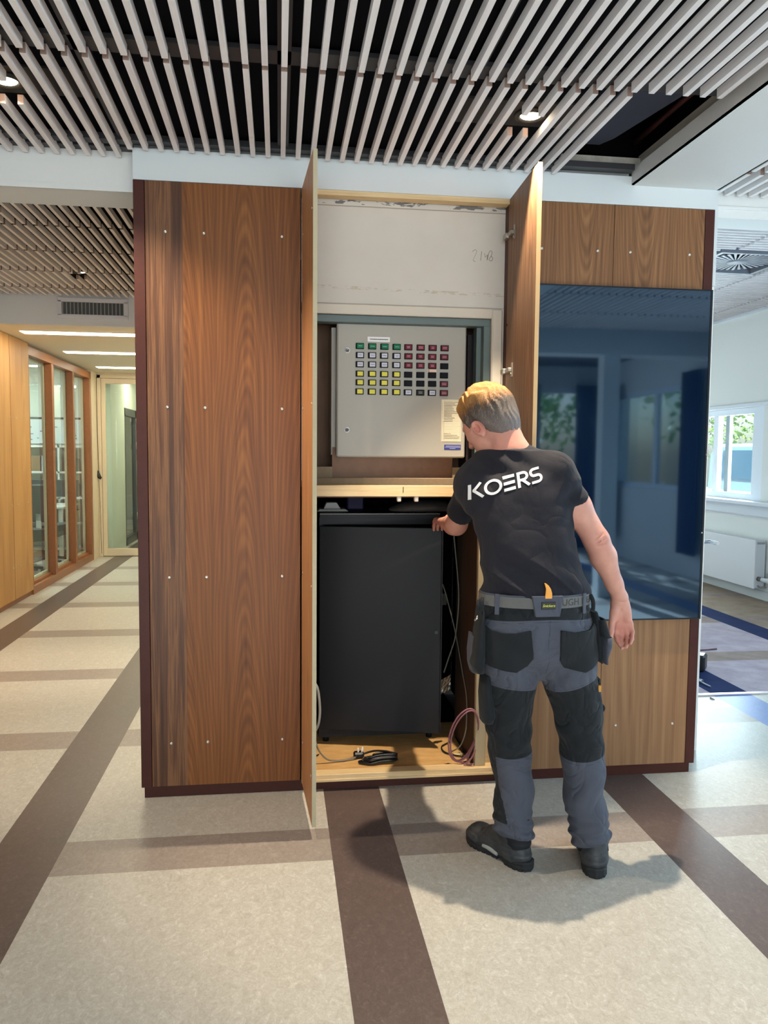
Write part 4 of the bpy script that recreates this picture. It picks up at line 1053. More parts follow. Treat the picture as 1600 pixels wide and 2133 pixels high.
for a in ((-1.918, -1.318, 2.676, 2.712), (-1.918, -1.318, 2.818, 2.856), (-1.918, -1.882, 2.70, 2.83), (-1.356, -1.318, 2.70, 2.83)): mb.box(a[0], a[1], 7.340, 7.36, a[2], a[3], 0.003)
mb.build('frame', plain('grille_white', srgb(222, 222, 224), 0.5), v)
mb = MB(); mb.box(-1.885, -1.352, 7.355, 7.359, 2.71, 2.82); mb.build('dark_duct', plain('grille_dark', srgb(92, 94, 92), 0.8), v)
for i in range(17):
    x = -1.876 + i * 0.0322; mb = MB(); mb.box(x, x + 0.005, 7.342, 7.356, 2.712, 2.818); mb.build('vane', plain('vane_grey', srgb(176, 176, 172), 0.5) if i == 0 else bpy.data.materials['vane_grey'], v)
# swirl diffuser in the far right ceiling
dfz = 3.085; dcx, dcy = 3.70, 6.12
sd = empty('ceiling_diffuser', (dcx, dcy, dfz)); tag(sd, 'square grey ceiling diffuser with radial swirl vanes', 'diffuser')
M_dif = plain('diffuser_grey', srgb(120, 122, 132), 0.45)
mb = MB()
for a in ((dcx - 0.33, dcx + 0.33, dcy - 0.33, dcy - 0.30), (dcx - 0.33, dcx + 0.33, dcy + 0.30, dcy + 0.33), (dcx - 0.33, dcx - 0.30, dcy - 0.30, dcy + 0.30), (dcx + 0.30, dcx + 0.33, dcy - 0.30, dcy + 0.30)): mb.box(a[0], a[1], a[2], a[3], dfz - 0.01, dfz + 0.05)
mb.build('frame', M_dif, sd)
mb = MB(); mb.box(dcx - 0.30, dcx + 0.30, dcy - 0.30, dcy + 0.30, dfz + 0.042, dfz + 0.05); mb.build('plate_back', plain('diffuser_void', srgb(16, 16, 20), 0.8), sd)
mb = MB(); mb.lathe([(0.0, dfz + 0.006), (0.085, dfz + 0.006), (0.090, dfz + 0.016), (0.0, dfz + 0.016)], (dcx, dcy, 0), 'z', 28); mb.build('hub', M_dif, sd)
for k in range(36):
    a = 2 * math.pi * k / 36; d1_ = Vector((math.cos(a), math.sin(a), 0)); d2_ = Vector((-math.sin(a), math.cos(a), 0))
    mb = MB(); c0 = Vector((dcx, dcy, dfz + 0.008)); w0, w1_ = 0.004, 0.0125
    P_ = [c0 + d1_ * 0.085 - d2_ * w0, c0 + d1_ * 0.085 + d2_ * w0, c0 + d1_ * 0.29 + d2_ * (w1_ + 0.03), c0 + d1_ * 0.29 + d2_ * (0.03 - w1_)]
    lo_ = [mb.bm.verts.new(p) for p in P_]; hi_ = [mb.bm.verts.new(p + Vector((0, 0, 0.003)) + (Vector((0, 0, 0.012)) if i in (1, 2) else Vector((0, 0, 0)))) for i, p in enumerate(P_)]
    mb.bm.faces.new(lo_); mb.bm.faces.new(hi_[::-1])
    for i in range(4): mb.bm.faces.new((lo_[i], lo_[(i + 1) % 4], hi_[(i + 1) % 4], hi_[i]))
    bmesh.ops.recalc_face_normals(mb.bm, faces=mb.bm.faces[:]); mb.build('vane', M_dif, sd)

# ------------------------------------------------------------------ right room: radiator, things on the carpet
rad = empty('radiator', (5.0, 8.6, 0)); tag(rad, 'white flat panel radiator below the window sill', 'radiator')
M_rad = plain('radiator_white', srgb(216, 216, 218), 0.4)
mb = MB(); mb.box(4.940, 4.955, 7.62, 9.6, 0.130, 0.643, 0.003); mb.build('front_panel', M_rad, rad)
mb = MB(); mb.box(4.956, 5.060, 7.625, 7.637, 0.14, 0.640, 0.002); mb.build('side_panel', plain('radiator_side', srgb(198, 202, 208), 0.5), rad)
mb = MB(); mb.box(5.045, 5.058, 7.64, 9.6, 0.14, 0.64); mb.build('rear_panel', M_rad, rad)
mb = MB(); mb.box(4.956, 5.044, 7.64, 9.6, 0.630, 0.637); mb.build('top_grille', M_rad, rad)
mb = MB()
for i in range(8): mb.box(4.966 + 0.011 * i, 4.971 + 0.011 * i, 7.622, 7.6255, 0.600, 0.622)
mb.build('side_slots', plain('slot_grey', srgb(120, 122, 126), 0.7), rad)
mb = MB(); mb.cyl((4.995, 7.625, 0.235), (4.995, 7.58, 0.235), 0.026, 0.022); mb.build('valve_body', plain('valve_brass', srgb(120, 116, 108), 0.4, 0.7), rad)
mb = MB(); mb.cyl((4.995, 7.58, 0.235), (5.035, 7.50, 0.228), 0.020, 0.026); mb.build('thermostat_knob', M_rad, rad)
mb = MB(); mb.tube([(4.99, 7.625, 0.160), (4.99, 7.575, 0.155), (5.01, 7.56, 0.16), (5.05, 7.565, 0.165), (5.055, 7.565, 0.30)], 0.009, 8); mb.build('lower_valve', plain('valve_grey', srgb(140, 138, 134), 0.35, 0.6), rad)
dr = empty('cordless_drill', (2.92, 5.12, 0.006)); tag(dr, 'dark blue-black cordless drill lying on the carpet past the white strip', 'drill')
M_dblue = plain('drill_blue_black', srgb(30, 36, 52), 0.4)
mb = MB(); mb.cyl((2.72, 5.02, 0.05), (2.90, 5.12, 0.05), 0.032, n=18); mb.build('motor_housing', M_dblue, dr)
mb = MB(); mb.tube([(2.80, 5.06, 0.045), (2.86, 5.13, 0.045), (2.90, 5.20, 0.045)], 0.022, 10); mb.build('grip', M_dblue, dr)
mb = MB(); mb.box(-0.060, 0.060, -0.040, 0.040, 0.0, 0.115, 0.012, M=Matrix.Translation((2.955, 5.15, 0.008)) @ Matrix.Rotation(0.9, 4, 'Z')); mb.build('battery', plain('battery_black', srgb(16, 18, 22), 0.35), dr)
mb = MB(); mb.cyl((2.72, 5.02, 0.05), (2.68, 4.998, 0.05), 0.022, 0.012); mb.build('chuck', M_bcab, dr)
mb = MB(); mb.cyl((2.770, 4.94, 0.018), (2.806, 4.85, 0.018), 0.011, 0.011); mb.cyl((2.790, 4.885, 0.014), (2.803, 4.745, 0.013), 0.0055, 0.005)
tag(mb.build('screwdriver_bit', plain('steel_bit', srgb(190, 190, 196), 0.3, 0.9)), 'steel driver bit lying on the navy carpet stripe', 'driver bit')
mb = MB(); mb.cyl((3.18, 5.655, 0.012), (3.40, 5.69, 0.012), 0.006, n=8)
tag(mb.build('metal_rod', plain('dark_red_rod', srgb(96, 60, 66), 0.5)), 'thin dark red rod lying on the carpet beyond the drill', 'rod')
mb = MB(); mb.cyl((2.686, 4.545, 0.005), (2.693, 4.508, 0.004), 0.0045, 0.003, n=8)
tag(mb.build('loose_screw', plain('dull_screw', srgb(130, 126, 130), 0.4, 0.6)), 'loose screw lying on the linoleum before the metal threshold', 'screw')
# pull cord on the corridor door
e = empty('door_pull', (-2.52, 11.66, 1.1)); tag(e, 'black oval pull hanging on a cord beside the glazed corridor door', 'door pull')
mb = MB(); mb.tube([(-2.544, 11.66, 2.55), (-2.543, 11.655, 2.2), (-2.537, 11.655, 1.6), (-2.531, 11.655, 1.24)], 0.004, 6); mb.tube([(-2.528, 11.66, 1.10), (-2.522, 11.67, 0.6), (-2.515, 11.68, 0.05)], 0.0025, 6); mb.build('cord', M_bcab, e)
mb = MB(); mb.tube([(-2.545, 11.655, 1.235), (-2.541, 11.65, 1.19), (-2.520, 11.645, 1.145), (-2.497, 11.65, 1.125)], lambda t: 0.018 + 0.010 * math.sin(math.pi * t), 10); mb.build('handle', M_bcab, e)

# ------------------------------------------------------------------ the office behind the partition
mb = MB(); mb.box(-6.1, -2.7, 5.1, 12.6, 2.75, 2.8); struct(mb.build('ceiling_office', M_white))
mb = MB(); mb.box(-6.1, -2.66, 12.5, 12.6, 0, 2.8); struct(mb.build('wall_office', plain('office_wall', srgb(214, 222, 214), 0.7)))
M_offwhite = plain('office_white', srgb(224, 226, 224), 0.5); M_offdark = plain('office_charcoal', srgb(52, 58, 66), 0.6)
for i, (x0, y) in enumerate(((-3.66, 11.62),)):
    d = empty('desk', (x0, y, 0)); tag(d, 'white desk standing behind the partition glass', 'desk')
    mb = MB(); mb.box(x0 - 0.9, x0 + 0.75, y - 0.4, y + 0.4, 0.72, 0.75, 0.004); mb.build('desktop', M_offwhite, d)
    for sx in (-0.85, 0.70):
        for sy in (-0.34, 0.34): mb = MB(); mb.box(x0 + sx - 0.025, x0 + sx + 0.025, y + sy - 0.025, y + sy + 0.025, 0, 0.72); mb.build('leg', M_offwhite, d)
    for xm, lbm in ((-3.42, 'flat dark monitor on the office desk, behind the first pane'), (-2.99, 'flat dark monitor on the right end of the office desk')):
        mn = empty('monitor', (xm, y + 0.1, 0.75)); tag(mn, lbm, 'monitor', 'office monitors')
        mb = MB(); mb.box(xm - 0.17, xm + 0.17, y + 0.08, y + 0.11, 0.86, 1.10, 0.004); mb.build('display', M_offdark, mn)
        mb = MB(); mb.box(xm - 0.03, xm + 0.03, y + 0.10, y + 0.14, 0.76, 0.95); mb.box(xm - 0.1, xm + 0.1, y, y + 0.2, 0.75, 0.765, 0.002); mb.build('stand', M_offwhite, mn)
def office_chair(x, y, rz, label):
    c = empty('office_chair', (x, y, 0), rz); tag(c, label, 'office chair', 'office chairs behind the glass')
    Mx = Matrix.Translation((x, y, 0)) @ Matrix.Rotation(rz, 4, 'Z')
    mb = MB(); mb.box(-0.24, 0.24, -0.24, 0.24, 0.44, 0.52, 0.03, M=Mx); mb.build('seat', M_offdark, c)
    mb = MB(); mb.prism([(-0.20, 0.60), (0.20, 0.60), (0.23, 0.85), (0.18, 1.08), (-0.18, 1.08), (-0.23, 0.85)], 'y', 0.22, 0.27, 0.015, M=Mx); mb.build('backrest', M_offdark, c)
    mb = MB(); mb.box(-0.03, 0.03, 0.24, 0.27, 0.42, 0.70, M=Mx); mb.cyl(Mx @ Vector((0, 0, 0.10)), Mx @ Vector((0, 0, 0.44)), 0.025); mb.build('column', M_offwhite, c)
    for k in range(5):
        a = 2 * math.pi * k / 5; mb = MB(); e_ = Vector((0.29 * math.cos(a), 0.29 * math.sin(a), 0.075)); mb.tube([Mx @ Vector((0, 0, 0.11)), Mx @ e_], 0.018, 6, 1)
        lg = mb.build('leg', M_offdark, c); mb = MB(); w0 = Mx @ (e_ - Vector((0, 0, 0.045))); mb.cyl(w0 - Vector((0.02, 0, 0)), w0 + Vector((0.02, 0, 0)), 0.03, n=14); mb.build('caster', M_offdark, lg)
office_chair(-3.16, 10.12, 2.4, 'dark office chair close behind the first partition pane'); office_chair(-3.02, 10.86, 3.0, 'dark office chair behind the middle partition pane'); office_chair(-3.95, 10.75, 3.3, 'dark office chair farthest left, partly hidden behind the first chair')
sh_ = empty('shelf_unit', (-4.3, 12.35, 0)); tag(sh_, 'open white shelf unit against the rear office wall', 'shelf')
mb = MB()
for z in (0.05, 0.42, 0.80, 1.18, 1.56): mb.box(-5.3, -2.74, 12.15, 12.48, z, z + 0.03)
mb.build('shelf_board', M_offwhite, sh_)
mb = MB()
for x in (-5.3, -4.6, -3.9, -3.22, -2.77): mb.box(x, x + 0.03, 12.15, 12.48, 0, 1.59)
mb.build('upright', M_offwhite, sh_)
rr = random.Random(8)
lbls = ['grey', 'dark blue', 'cream', 'charcoal', 'brown', 'pale blue']; cols_ = [srgb(120, 124, 126), srgb(46, 60, 84), srgb(214, 204, 180), srgb(56, 58, 60), srgb(140, 110, 80), srgb(150, 172, 190)]
bx_m = [plain('carton_' + l.replace(' ', '_'), c, 0.7) for l, c in zip(lbls, cols_)]
n_ = 0
for zi, z in enumerate((0.45, 0.83, 1.21)):
    for xi, x in enumerate((-3.62, -3.46, -3.12, -4.5, -4.2)):
        k = n_ % 6; hh = rr.uniform(0.16, 0.30)
        mb = MB(); mb.box(x, x + 0.15, 12.2, 12.42, z, z + hh, 0.004)
        tag(mb.build('storage_box', bx_m[k]), '%s box on the %s office shelf, %s from its right end' % (lbls[k], ('lower', 'middle', 'upper')[zi], ('third', 'second', 'first', 'fifth', 'fourth')[xi]), 'box', 'storage boxes on the office shelves'); n_ += 1
mb = MB(); mb.box(-5.3, -2.75, 12.46, 12.485, 1.62, 1.98); wb = mb.build('planning_board', plain('board_white', srgb(206, 216, 220), 0.5)); tag(wb, 'pale planning board with notes above the office shelf unit', 'board')
mb = MB(); mb.box(-5.32, -2.73, 12.455, 12.486, 1.98, 2.01); mb.build('board_rail', M_offdark, wb)
mb = MB()
for _ in range(40):
    x, z = rr.uniform(-4.6, -2.85), rr.uniform(1.65, 1.94); mb.box(x, x + rr.uniform(0.02, 0.06), 12.452, 12.459, z, z + 0.014)
mb.build('note', plain('note_blue_grey', srgb(92, 104, 140), 0.7), wb)
for i, (x, y, w_) in enumerate(((-4.4, 9.6, 1.2), (-4.4, 11.3, 1.2))):
    e = empty('ceiling_panel_light', (x, y, 2.745)); tag(e, ['glowing office ceiling panel nearer the glass', 'glowing office ceiling panel at the rear'][i], 'ceiling light', 'office ceiling panels')
    mb = MB(); mb.box(x - w_ / 2, x + w_ / 2, y - 0.14, y + 0.14, 2.738, 2.75); mb.build('diffuser', emit('office_lamp_glow_%s' % 'ab'[i], (0.92, 1.0, 0.96, 1), 50.0), e)  # panels added out of view to brighten the office
mb = MB(); mb.box(-3.6, -3.1, 11.9, 12.35, 0, 0.62, 0.005)
cbx = empty('low_cabinet', (-2.2, 16.7, 0)); tag(cbx, 'low white cupboard at the end of the hall behind the glazed door', 'cupboard')
for v_ in mb.bm.verts: v_.co.x += 1.25; v_.co.y += 4.4
mb.build('body', M_offwhite, cbx)
# ------------------------------------------------------------------ outside the right window: van, trees
van = empty('van', (8.3, 11.2, -0.15)); tag(van, 'pale blue parked van seen through the window', 'van')
M_van = plain('van_paint', srgb(160, 196, 222), 0.25, 0.0, 0.6); M_tint = plain('van_window_tint', srgb(70, 120, 150), 0.1)
prof = [(8.2, 0.15), (8.0, 0.55), (8.15, 0.95), (8.75, 1.10), (9.5, 1.62), (10.1, 1.74), (13.6, 1.74), (13.9, 1.60), (14.0, 0.6), (13.9, 0.15)]
mb = MB(); mb.prism(prof, 'x', 8.0, 9.8, 0.06); mb.build('body', M_van, van)
mb = MB(); mb.prism([(9.35, 1.12), (9.75, 1.58), (10.9, 1.62), (10.9, 1.12)], 'x', 7.985, 8.0); mb.prism([(11.05, 1.12), (11.05, 1.62), (13.4, 1.62), (13.5, 1.12)], 'x', 7.985, 8.0); mb.build('window', M_tint, van)
mb = MB(); mb.box(7.975, 7.99, 8.9, 13.9, 0.86, 0.91, 0.003); mb.build('side_strip', plain('strip_white', srgb(236, 238, 240), 0.3), van)
mb = MB(); mb.box(7.992, 7.998, 12.0, 12.3, 0.55, 0.75, 0.002); mb.build('fuel_flap', M_van, van)
for y in (9.2, 12.9):
    mb = MB(); mb.cyl((7.97, y, 0.18), (8.2, y, 0.18), 0.33, n=28); mb.build('wheel', plain('tyre_rubber', srgb(24, 24, 26), 0.8) if y < 10 else bpy.data.materials['tyre_rubber'], van)
def leafmat(name, a, b):
    t = NT(name); t.put(t.b.inputs['Base Color'], t.ramp(t.noise(t.coords(), 3, 3, 0.6), [(0.3, a), (0.7, b)])); t.set(Roughness=0.6); t.b.inputs['Transmission Weight'].default_value = 0.0; return t.m
M_leaf = leafmat('leaf_green', srgb(70, 120, 40), srgb(140, 180, 84)); M_bark = plain('bark', srgb(90, 76, 60), 0.9)
def tree(x, y, h, label, seed, n=1500):
    rr = random.Random(seed); e = empty('tree', (x, y, -0.15)); tag(e, label, 'tree', 'trees outside the windows')
    mb = MB(); mb.tube([(x, y, -0.15), (x + 0.1, y, h * 0.3), (x, y + 0.1, h * 0.7)], lambda t: 0.14 - 0.08 * t, 8)
    for _ in range(6):
        a = rr.uniform(0, 6.28); mb.tube([(x, y, h * 0.35), (x + math.cos(a) * h * 0.15, y + math.sin(a) * h * 0.15, h * 0.6), (x + math.cos(a) * h * 0.3, y + math.sin(a) * h * 0.3, h * 0.75)], 0.035, 5)
    mb.build('trunk', M_bark, e)
    V, F = [], []
    for _ in range(n):
        d = Vector((rr.gauss(0, 1), rr.gauss(0, 1), rr.gauss(0, 1))).normalized() * (rr.random() ** 0.4)
        c = Vector((x + d.x * h * 0.36, y + d.y * h * 0.36, h * 0.60 + d.z * h * 0.38)); q_ = Quaternion((rr.gauss(0, 1), rr.gauss(0, 1), rr.gauss(0, 1), rr.gauss(0, 1))).normalized(); s_ = rr.uniform(0.06, 0.13)
        b = len(V); V += [c + q_ @ Vector(p) * s_ for p in ((-1, 0, 0), (0, -0.6, 0.15), (1, 0, 0), (0, 0.6, 0.15))]; F.append((b, b + 1, b + 2, b + 3))
    mesh_from('foliage', [tuple(p) for p in V], F, M_leaf, e, smooth=False)
tree(13.5, 18.0, 5.2, 'leafy tree beyond the parked van', 1, 2200); tree(12.5, 22.5, 6.0, 'taller leafy tree beyond the parked van', 2, 2200)
tree(9.5, -3.0, 5.0, 'tree outside the window mirrored in the screen', 3, 1800); tree(4.6, -9.0, 5.0, 'tree behind the camera, mirrored beside the curtain', 4, 1800); tree(8.5, -7.0, 5.5, 'tree mirrored at the right of the screen', 5, 1600)
# curtains by the rear windows (seen mirrored in the screen)
def curtain(axis, c, a0, a1, z0, z1, mat, label, amp=0.03, nf=7):
    bm = bmesh.new(); n = nf * 10; cols__ = []
    for i in range(n + 1):
        t_ = i / n; p = a0 + (a1 - a0) * t_; d = amp * math.sin(2 * math.pi * nf * t_) + 0.3 * amp * math.sin(5.1 * nf * t_)
        cols__.append([bm.verts.new((c + d, p, z) if axis == 'x' else (p, c + d, z)) for z in (z0, (z0 + z1) / 2, z1)])
    for A, B_ in zip(cols__, cols__[1:]):
        for k in (0, 1): f = bm.faces.new((A[k], B_[k], B_[k + 1], A[k + 1])); f.smooth = True
    me = bpy.data.meshes.new('curtain'); bm.to_mesh(me); bm.free(); me.materials.append(mat); o = bpy.data.objects.new('curtain', me); COL.objects.link(o)
    s_ = o.modifiers.new('s', 'SOLIDIFY'); s_.thickness = 0.004
    tag(o, label, 'curtain', 'curtains by the rear windows')
M_cur = plain('pale_curtain', srgb(206, 214, 224), 0.9); M_curb = plain('blue_curtain', srgb(40, 62, 112), 0.9)
curtain('y', -5.10, 3.62, 4.05, 0.05, 2.6, M_cur, 'pale pleated curtain left of the rear glazed door')
curtain('y', -5.10, 4.62, 5.0, 0.05, 2.6, M_curb, 'dark blue pleated curtain right of the rear glazed door')
curtain('x', 4.99, -2.5, -2.05, 0.3, 2.55, M_curb, 'dark blue pleated curtain at the near end of the mirrored side window')
curtain('x', 4.99, -4.75, -4.35, 0.3, 2.55, M_cur, 'pale pleated curtain at the far end of the mirrored side window')

for i, (y, lb) in enumerate(((13.2, 'glowing strip light in the hall just beyond the glazed door'), (15.4, 'glowing strip light at the far end of the hall beyond the glazed door'))):
    e = empty('strip_light', (-1.8, y, 2.69)); tag(e, lb, 'strip light', 'hall strip lights')
    mb = MB(); mb.box(-2.3, -1.25, y - 0.14, y + 0.14, 2.685, 2.70); mb.build('diffuser', M_tube, e)  # strips added to brighten the hall behind the glazed door
# ---- skeleton measurements (metres, world)
TORSO = [(0.99, 0.934, 2.750, 0.206, 0.132, 0.0), (1.06, 0.924, 2.752, 0.197, 0.132, -0.04), (1.147, 0.908, 2.765, 0.180, 0.130, -0.12), (1.215, 0.900, 2.785, 0.180, 0.128, -0.22),
         (1.267, 0.893, 2.805, 0.186, 0.126, -0.30), (1.318, 0.885, 2.825, 0.194, 0.124, -0.38), (1.371, 0.876, 2.845, 0.204, 0.122, -0.42), (1.43, 0.876, 2.860, 0.200, 0.110, -0.45),
         (1.475, 0.872, 2.880, 0.175, 0.092, -0.45), (1.535, 0.868, 2.893, 0.120, 0.068, -0.45)]
HIPS = [(0.70, 0.940, 2.765, 0.020, 0.06), (0.735, 0.942, 2.765, 0.120, 0.105), (0.775, 0.945, 2.765, 0.212, 0.125), (0.82, 0.943, 2.755, 0.214, 0.140), (0.90, 0.934, 2.750, 0.210, 0.142), (0.96, 0.927, 2.750, 0.202, 0.134), (1.05, 0.921, 2.750, 0.197, 0.130)]
LLEG = [(0.090, 0.873, 2.735, 0.056, 0.060), (0.118, 0.870, 2.745, 0.068, 0.074), (0.150, 0.863, 2.76, 0.076, 0.080), (0.188, 0.864, 2.77, 0.074, 0.080), (0.257, 0.877, 2.78, 0.073, 0.082), (0.342, 0.867, 2.80, 0.076, 0.086), (0.398, 0.860, 2.805, 0.079, 0.088),
        (0.531, 0.853, 2.80, 0.086, 0.092), (0.626, 0.846, 2.785, 0.096, 0.104), (0.737, 0.840, 2.77, 0.107, 0.118), (0.84, 0.842, 2.76, 0.108, 0.125)]
RLEG = [(0.075, 1.142, 2.695, 0.055, 0.060), (0.095, 1.142, 2.70, 0.066, 0.072), (0.137, 1.142, 2.71, 0.077, 0.082), (0.184, 1.136, 2.715, 0.075, 0.082), (0.258, 1.118, 2.72, 0.075, 0.084), (0.359, 1.126, 2.735, 0.080, 0.088), (0.414, 1.120, 2.74, 0.080, 0.089),
        (0.542, 1.100, 2.74, 0.086, 0.094), (0.630, 1.082, 2.745, 0.100, 0.106), (0.737, 1.052, 2.75, 0.116, 0.120), (0.84, 1.030, 2.75, 0.112, 0.126)]
SHR, ELR, WRR = (1.016, 2.812, 1.456), (1.163, 2.770, 1.205), (1.272, 2.795, 0.985)
SHL, ELL, WRL = (0.745, 2.960, 1.410), (0.728, 3.185, 1.228), (0.752, 3.440, 1.212)

person = empty('person', (0.99, 2.80, 0.0))
tag(person, 'man in dark work T-shirt and grey-black work trousers reaching into the open cupboard', 'person')

# ---- skin, hair, cloth materials
def skin_mat():
    t = NT('skin'); co = t.coords()
    n1 = t.noise(co, 9, 3, 0.6); n2 = t.noise(co, 45, 4, 0.65)
    c = t.ramp(n1, [(0.3, srgb(206, 152, 134)), (0.55, srgb(196, 138, 120)), (0.75, srgb(180, 114, 98))])
    c = t.mix(t.math('MULTIPLY', n2, 0.35), c, srgb(222, 178, 160))
    red = t.attr('red')
    c = t.mix(t.math('MULTIPLY', red, 0.6), c, srgb(178, 92, 80))
    t.put(t.b.inputs['Base Color'], c)
    t.set(Roughness=0.55); t.b.inputs['Specular IOR Level'].default_value = 0.35
    t.b.inputs['Subsurface Weight'].default_value = 0.08; t.b.inputs['Subsurface Radius'].default_value = (0.02, 0.008, 0.004)
    t.bump(t.noise(co, 260, 4, 0.6), 0.12, 0.003)
    return t.m
M_skin = skin_mat()
def hair_mat():
    t = NT('hair'); co = t.coords()
    up = t.attr('up'); st = t.noise(t.mapv(co, (220, 220, 60)), 1.0, 5, 0.7)
    a = t.math('ADD', up, t.math('MULTIPLY', t.math('SUBTRACT', st, 0.5), 0.5))
    c = t.ramp(a, [(0.0, srgb(112, 100, 94)), (0.22, srgb(92, 82, 76)), (0.45, srgb(76, 62, 50)), (0.56, srgb(132, 88, 42)), (0.8, srgb(190, 132, 60)), (1.0, srgb(206, 146, 72))])  # grey sides, brown top; the downlight's golden glow is put into the top colours
    c2 = t.mix(t.math('MULTIPLY', t.math('GREATER_THAN', st, 0.56), 0.35), c, srgb(160, 144, 132))
    t.put(t.b.inputs['Base Color'], c2); t.set(Roughness=0.5)
    t.bump(st, 0.9, 0.006)
    return t.m
M_hair = hair_mat()
def cloth_mat(name, c1, c2, sc=500, rough=0.85, extra=None):
    t = NT(name); co = t.coords()
    c = t.mix(t.noise(co, 14, 3, 0.5), c1, c2)
    t.put(t.b.inputs['Base Color'], c); t.set(Roughness=rough); t.b.inputs['Specular IOR Level'].default_value = 0.25
    t.b.inputs['Sheen Weight'].default_value = 0.06
    h = t.math('ADD', t.math('MULTIPLY', t.noise(co, sc, 2, 0.5), 0.3), t.math('MULTIPLY', t.noise(co, 12, 3, 0.5), 1.0))
    cr = t.math('ABSOLUTE', t.math('SUBTRACT', t.noise(t.mapv(co, (5, 5, 3.2)), 1.0, 2, 0.45, 1.6), 0.5))
    cr = t.math('POWER', t.math('SUBTRACT', 1.0, t.math('MULTIPLY', cr, 4.0), clamp=True), 3.0)
    h = t.math('SUBTRACT', h, t.math('MULTIPLY', cr, 0.8))
    t.bump(h, 0.35, 0.009)
    return t.m
M_shirt = cloth_mat('navy_black_jersey', srgb(27, 28, 36), srgb(34, 34, 42))
M_black = cloth_mat('black_workwear', srgb(25, 28, 31), srgb(35, 39, 42))
M_grey = cloth_mat('steel_grey_workwear', srgb(72, 75, 86), srgb(82, 86, 97))
M_white = plain('white_print', srgb(225, 226, 228), 0.6)
M_sock = plain('black_gaiter', srgb(22, 24, 30), 0.8)

# ---- body
H = 0.0042
B = Field((0.60, 2.55, 0.10), (1.40, 3.75, 1.82), H)
B.add(loft(TORSO, 0.99, 1.50, off=-0.016), 0.0)
B.add(loft(HIPS, 0.84, 1.05, off=-0.03), 0.02)
B.add(loft(LLEG, 0.25, 0.84, off=-0.024), 0.0)
B.add(loft(RLEG, 0.25, 0.84, off=-0.024), 0.0)
def arm(S, E, W, rs):
    S, E, W = map(np.array, (S, E, W))
    B.add(rc(S, S + (E - S) * 0.5, rs[0], rs[1]), 0.05)
    B.add(rc(S + (E - S) * 0.5, E, rs[1], rs[2]), 0.03)
    fa = E + (W - E) * 0.28
    B.add(rc(E, fa, rs[2] * 0.96, rs[3]), 0.02)
    B.add(rc(fa, E + (W - E) * 0.75, rs[3], rs[4] * 1.08), 0.02)
    B.add(rc(E + (W - E) * 0.75, W, rs[4] * 1.05, rs[4]), 0.02)
arm(SHR, ELR, WRR, (0.060, 0.050, 0.046, 0.047, 0.0285))
arm(SHL, ELL, WRL, (0.058, 0.048, 0.044, 0.045, 0.028))
# trapezius + neck
HC = np.array((0.792, 2.955, 1.654)); HS = 1.12
az, pt_, rl_ = R_(35), R_(35), R_(-3)
fw = np.array((-math.sin(az) * math.cos(pt_), math.cos(az) * math.cos(pt_), -math.sin(pt_)))
lf = np.array((-math.cos(az), -math.sin(az), 0.0)); up = np.cross(fw, lf) * -1
up = np.cross(lf, fw) if np.cross(lf, fw)[2] > 0 else np.cross(fw, lf)
lf2 = lf * math.cos(rl_) + up * math.sin(rl_); up = up * math.cos(rl_) - lf * math.sin(rl_); lf = lf2
HR = np.stack([fw, lf, up])
def hp(a, b, c): return HC + (fw * a + lf * b + up * c) * HS
def elh(c, r): return el(c, [q * HS for q in r], HR)
V0z = lambda q: np.array((0, 0, q))
NB = np.array((0.858, 2.888, 1.536))
B.add(rc(hp(-0.030, 0, -0.045), NB, 0.063, 0.070), 0.03)
B.add(rc(hp(0.010, 0, -0.080), NB + np.array((-0.02, 0.04, 0)), 0.050, 0.055), 0.03)
B.add(rc(NB - V0z(0.03), SHR, 0.050, 0.045), 0.05); B.add(rc(NB - V0z(0.03), SHL, 0.050, 0.045), 0.05)
# head
B.add(elh(hp(-0.038, 0, -0.020), (0.052, 0.060, 0.074)), 0.03)
B.add(elh(hp(-0.012, 0, 0.020), (0.099, 0.077, 0.088)), 0.02)
B.add(elh(hp(0.030, 0, -0.035), (0.066, 0.062, 0.080)), 0.03)
B.add(elh(hp(0.036, 0, -0.085), (0.050, 0.052, 0.034)), 0.025)
B.add(elh(hp(0.078, 0, -0.104), (0.020, 0.022, 0.017)), 0.02)
B.add(rc(hp(0.070, 0.040, -0.028), hp(0.035, 0.062, -0.03), 0.014, 0.012), 0.02)
B.add(rc(hp(0.070, -0.040, -0.028), hp(0.035, -0.062, -0.03), 0.014, 0.012), 0.02)
B.add(rc(hp(0.083, 0.028, 0.012), hp(0.083, -0.028, 0.012), 0.012, 0.012), 0.015)
B.add(rc(hp(0.092, 0, 0.002), hp(0.113, 0, -0.036), 0.008, 0.012), 0.010)
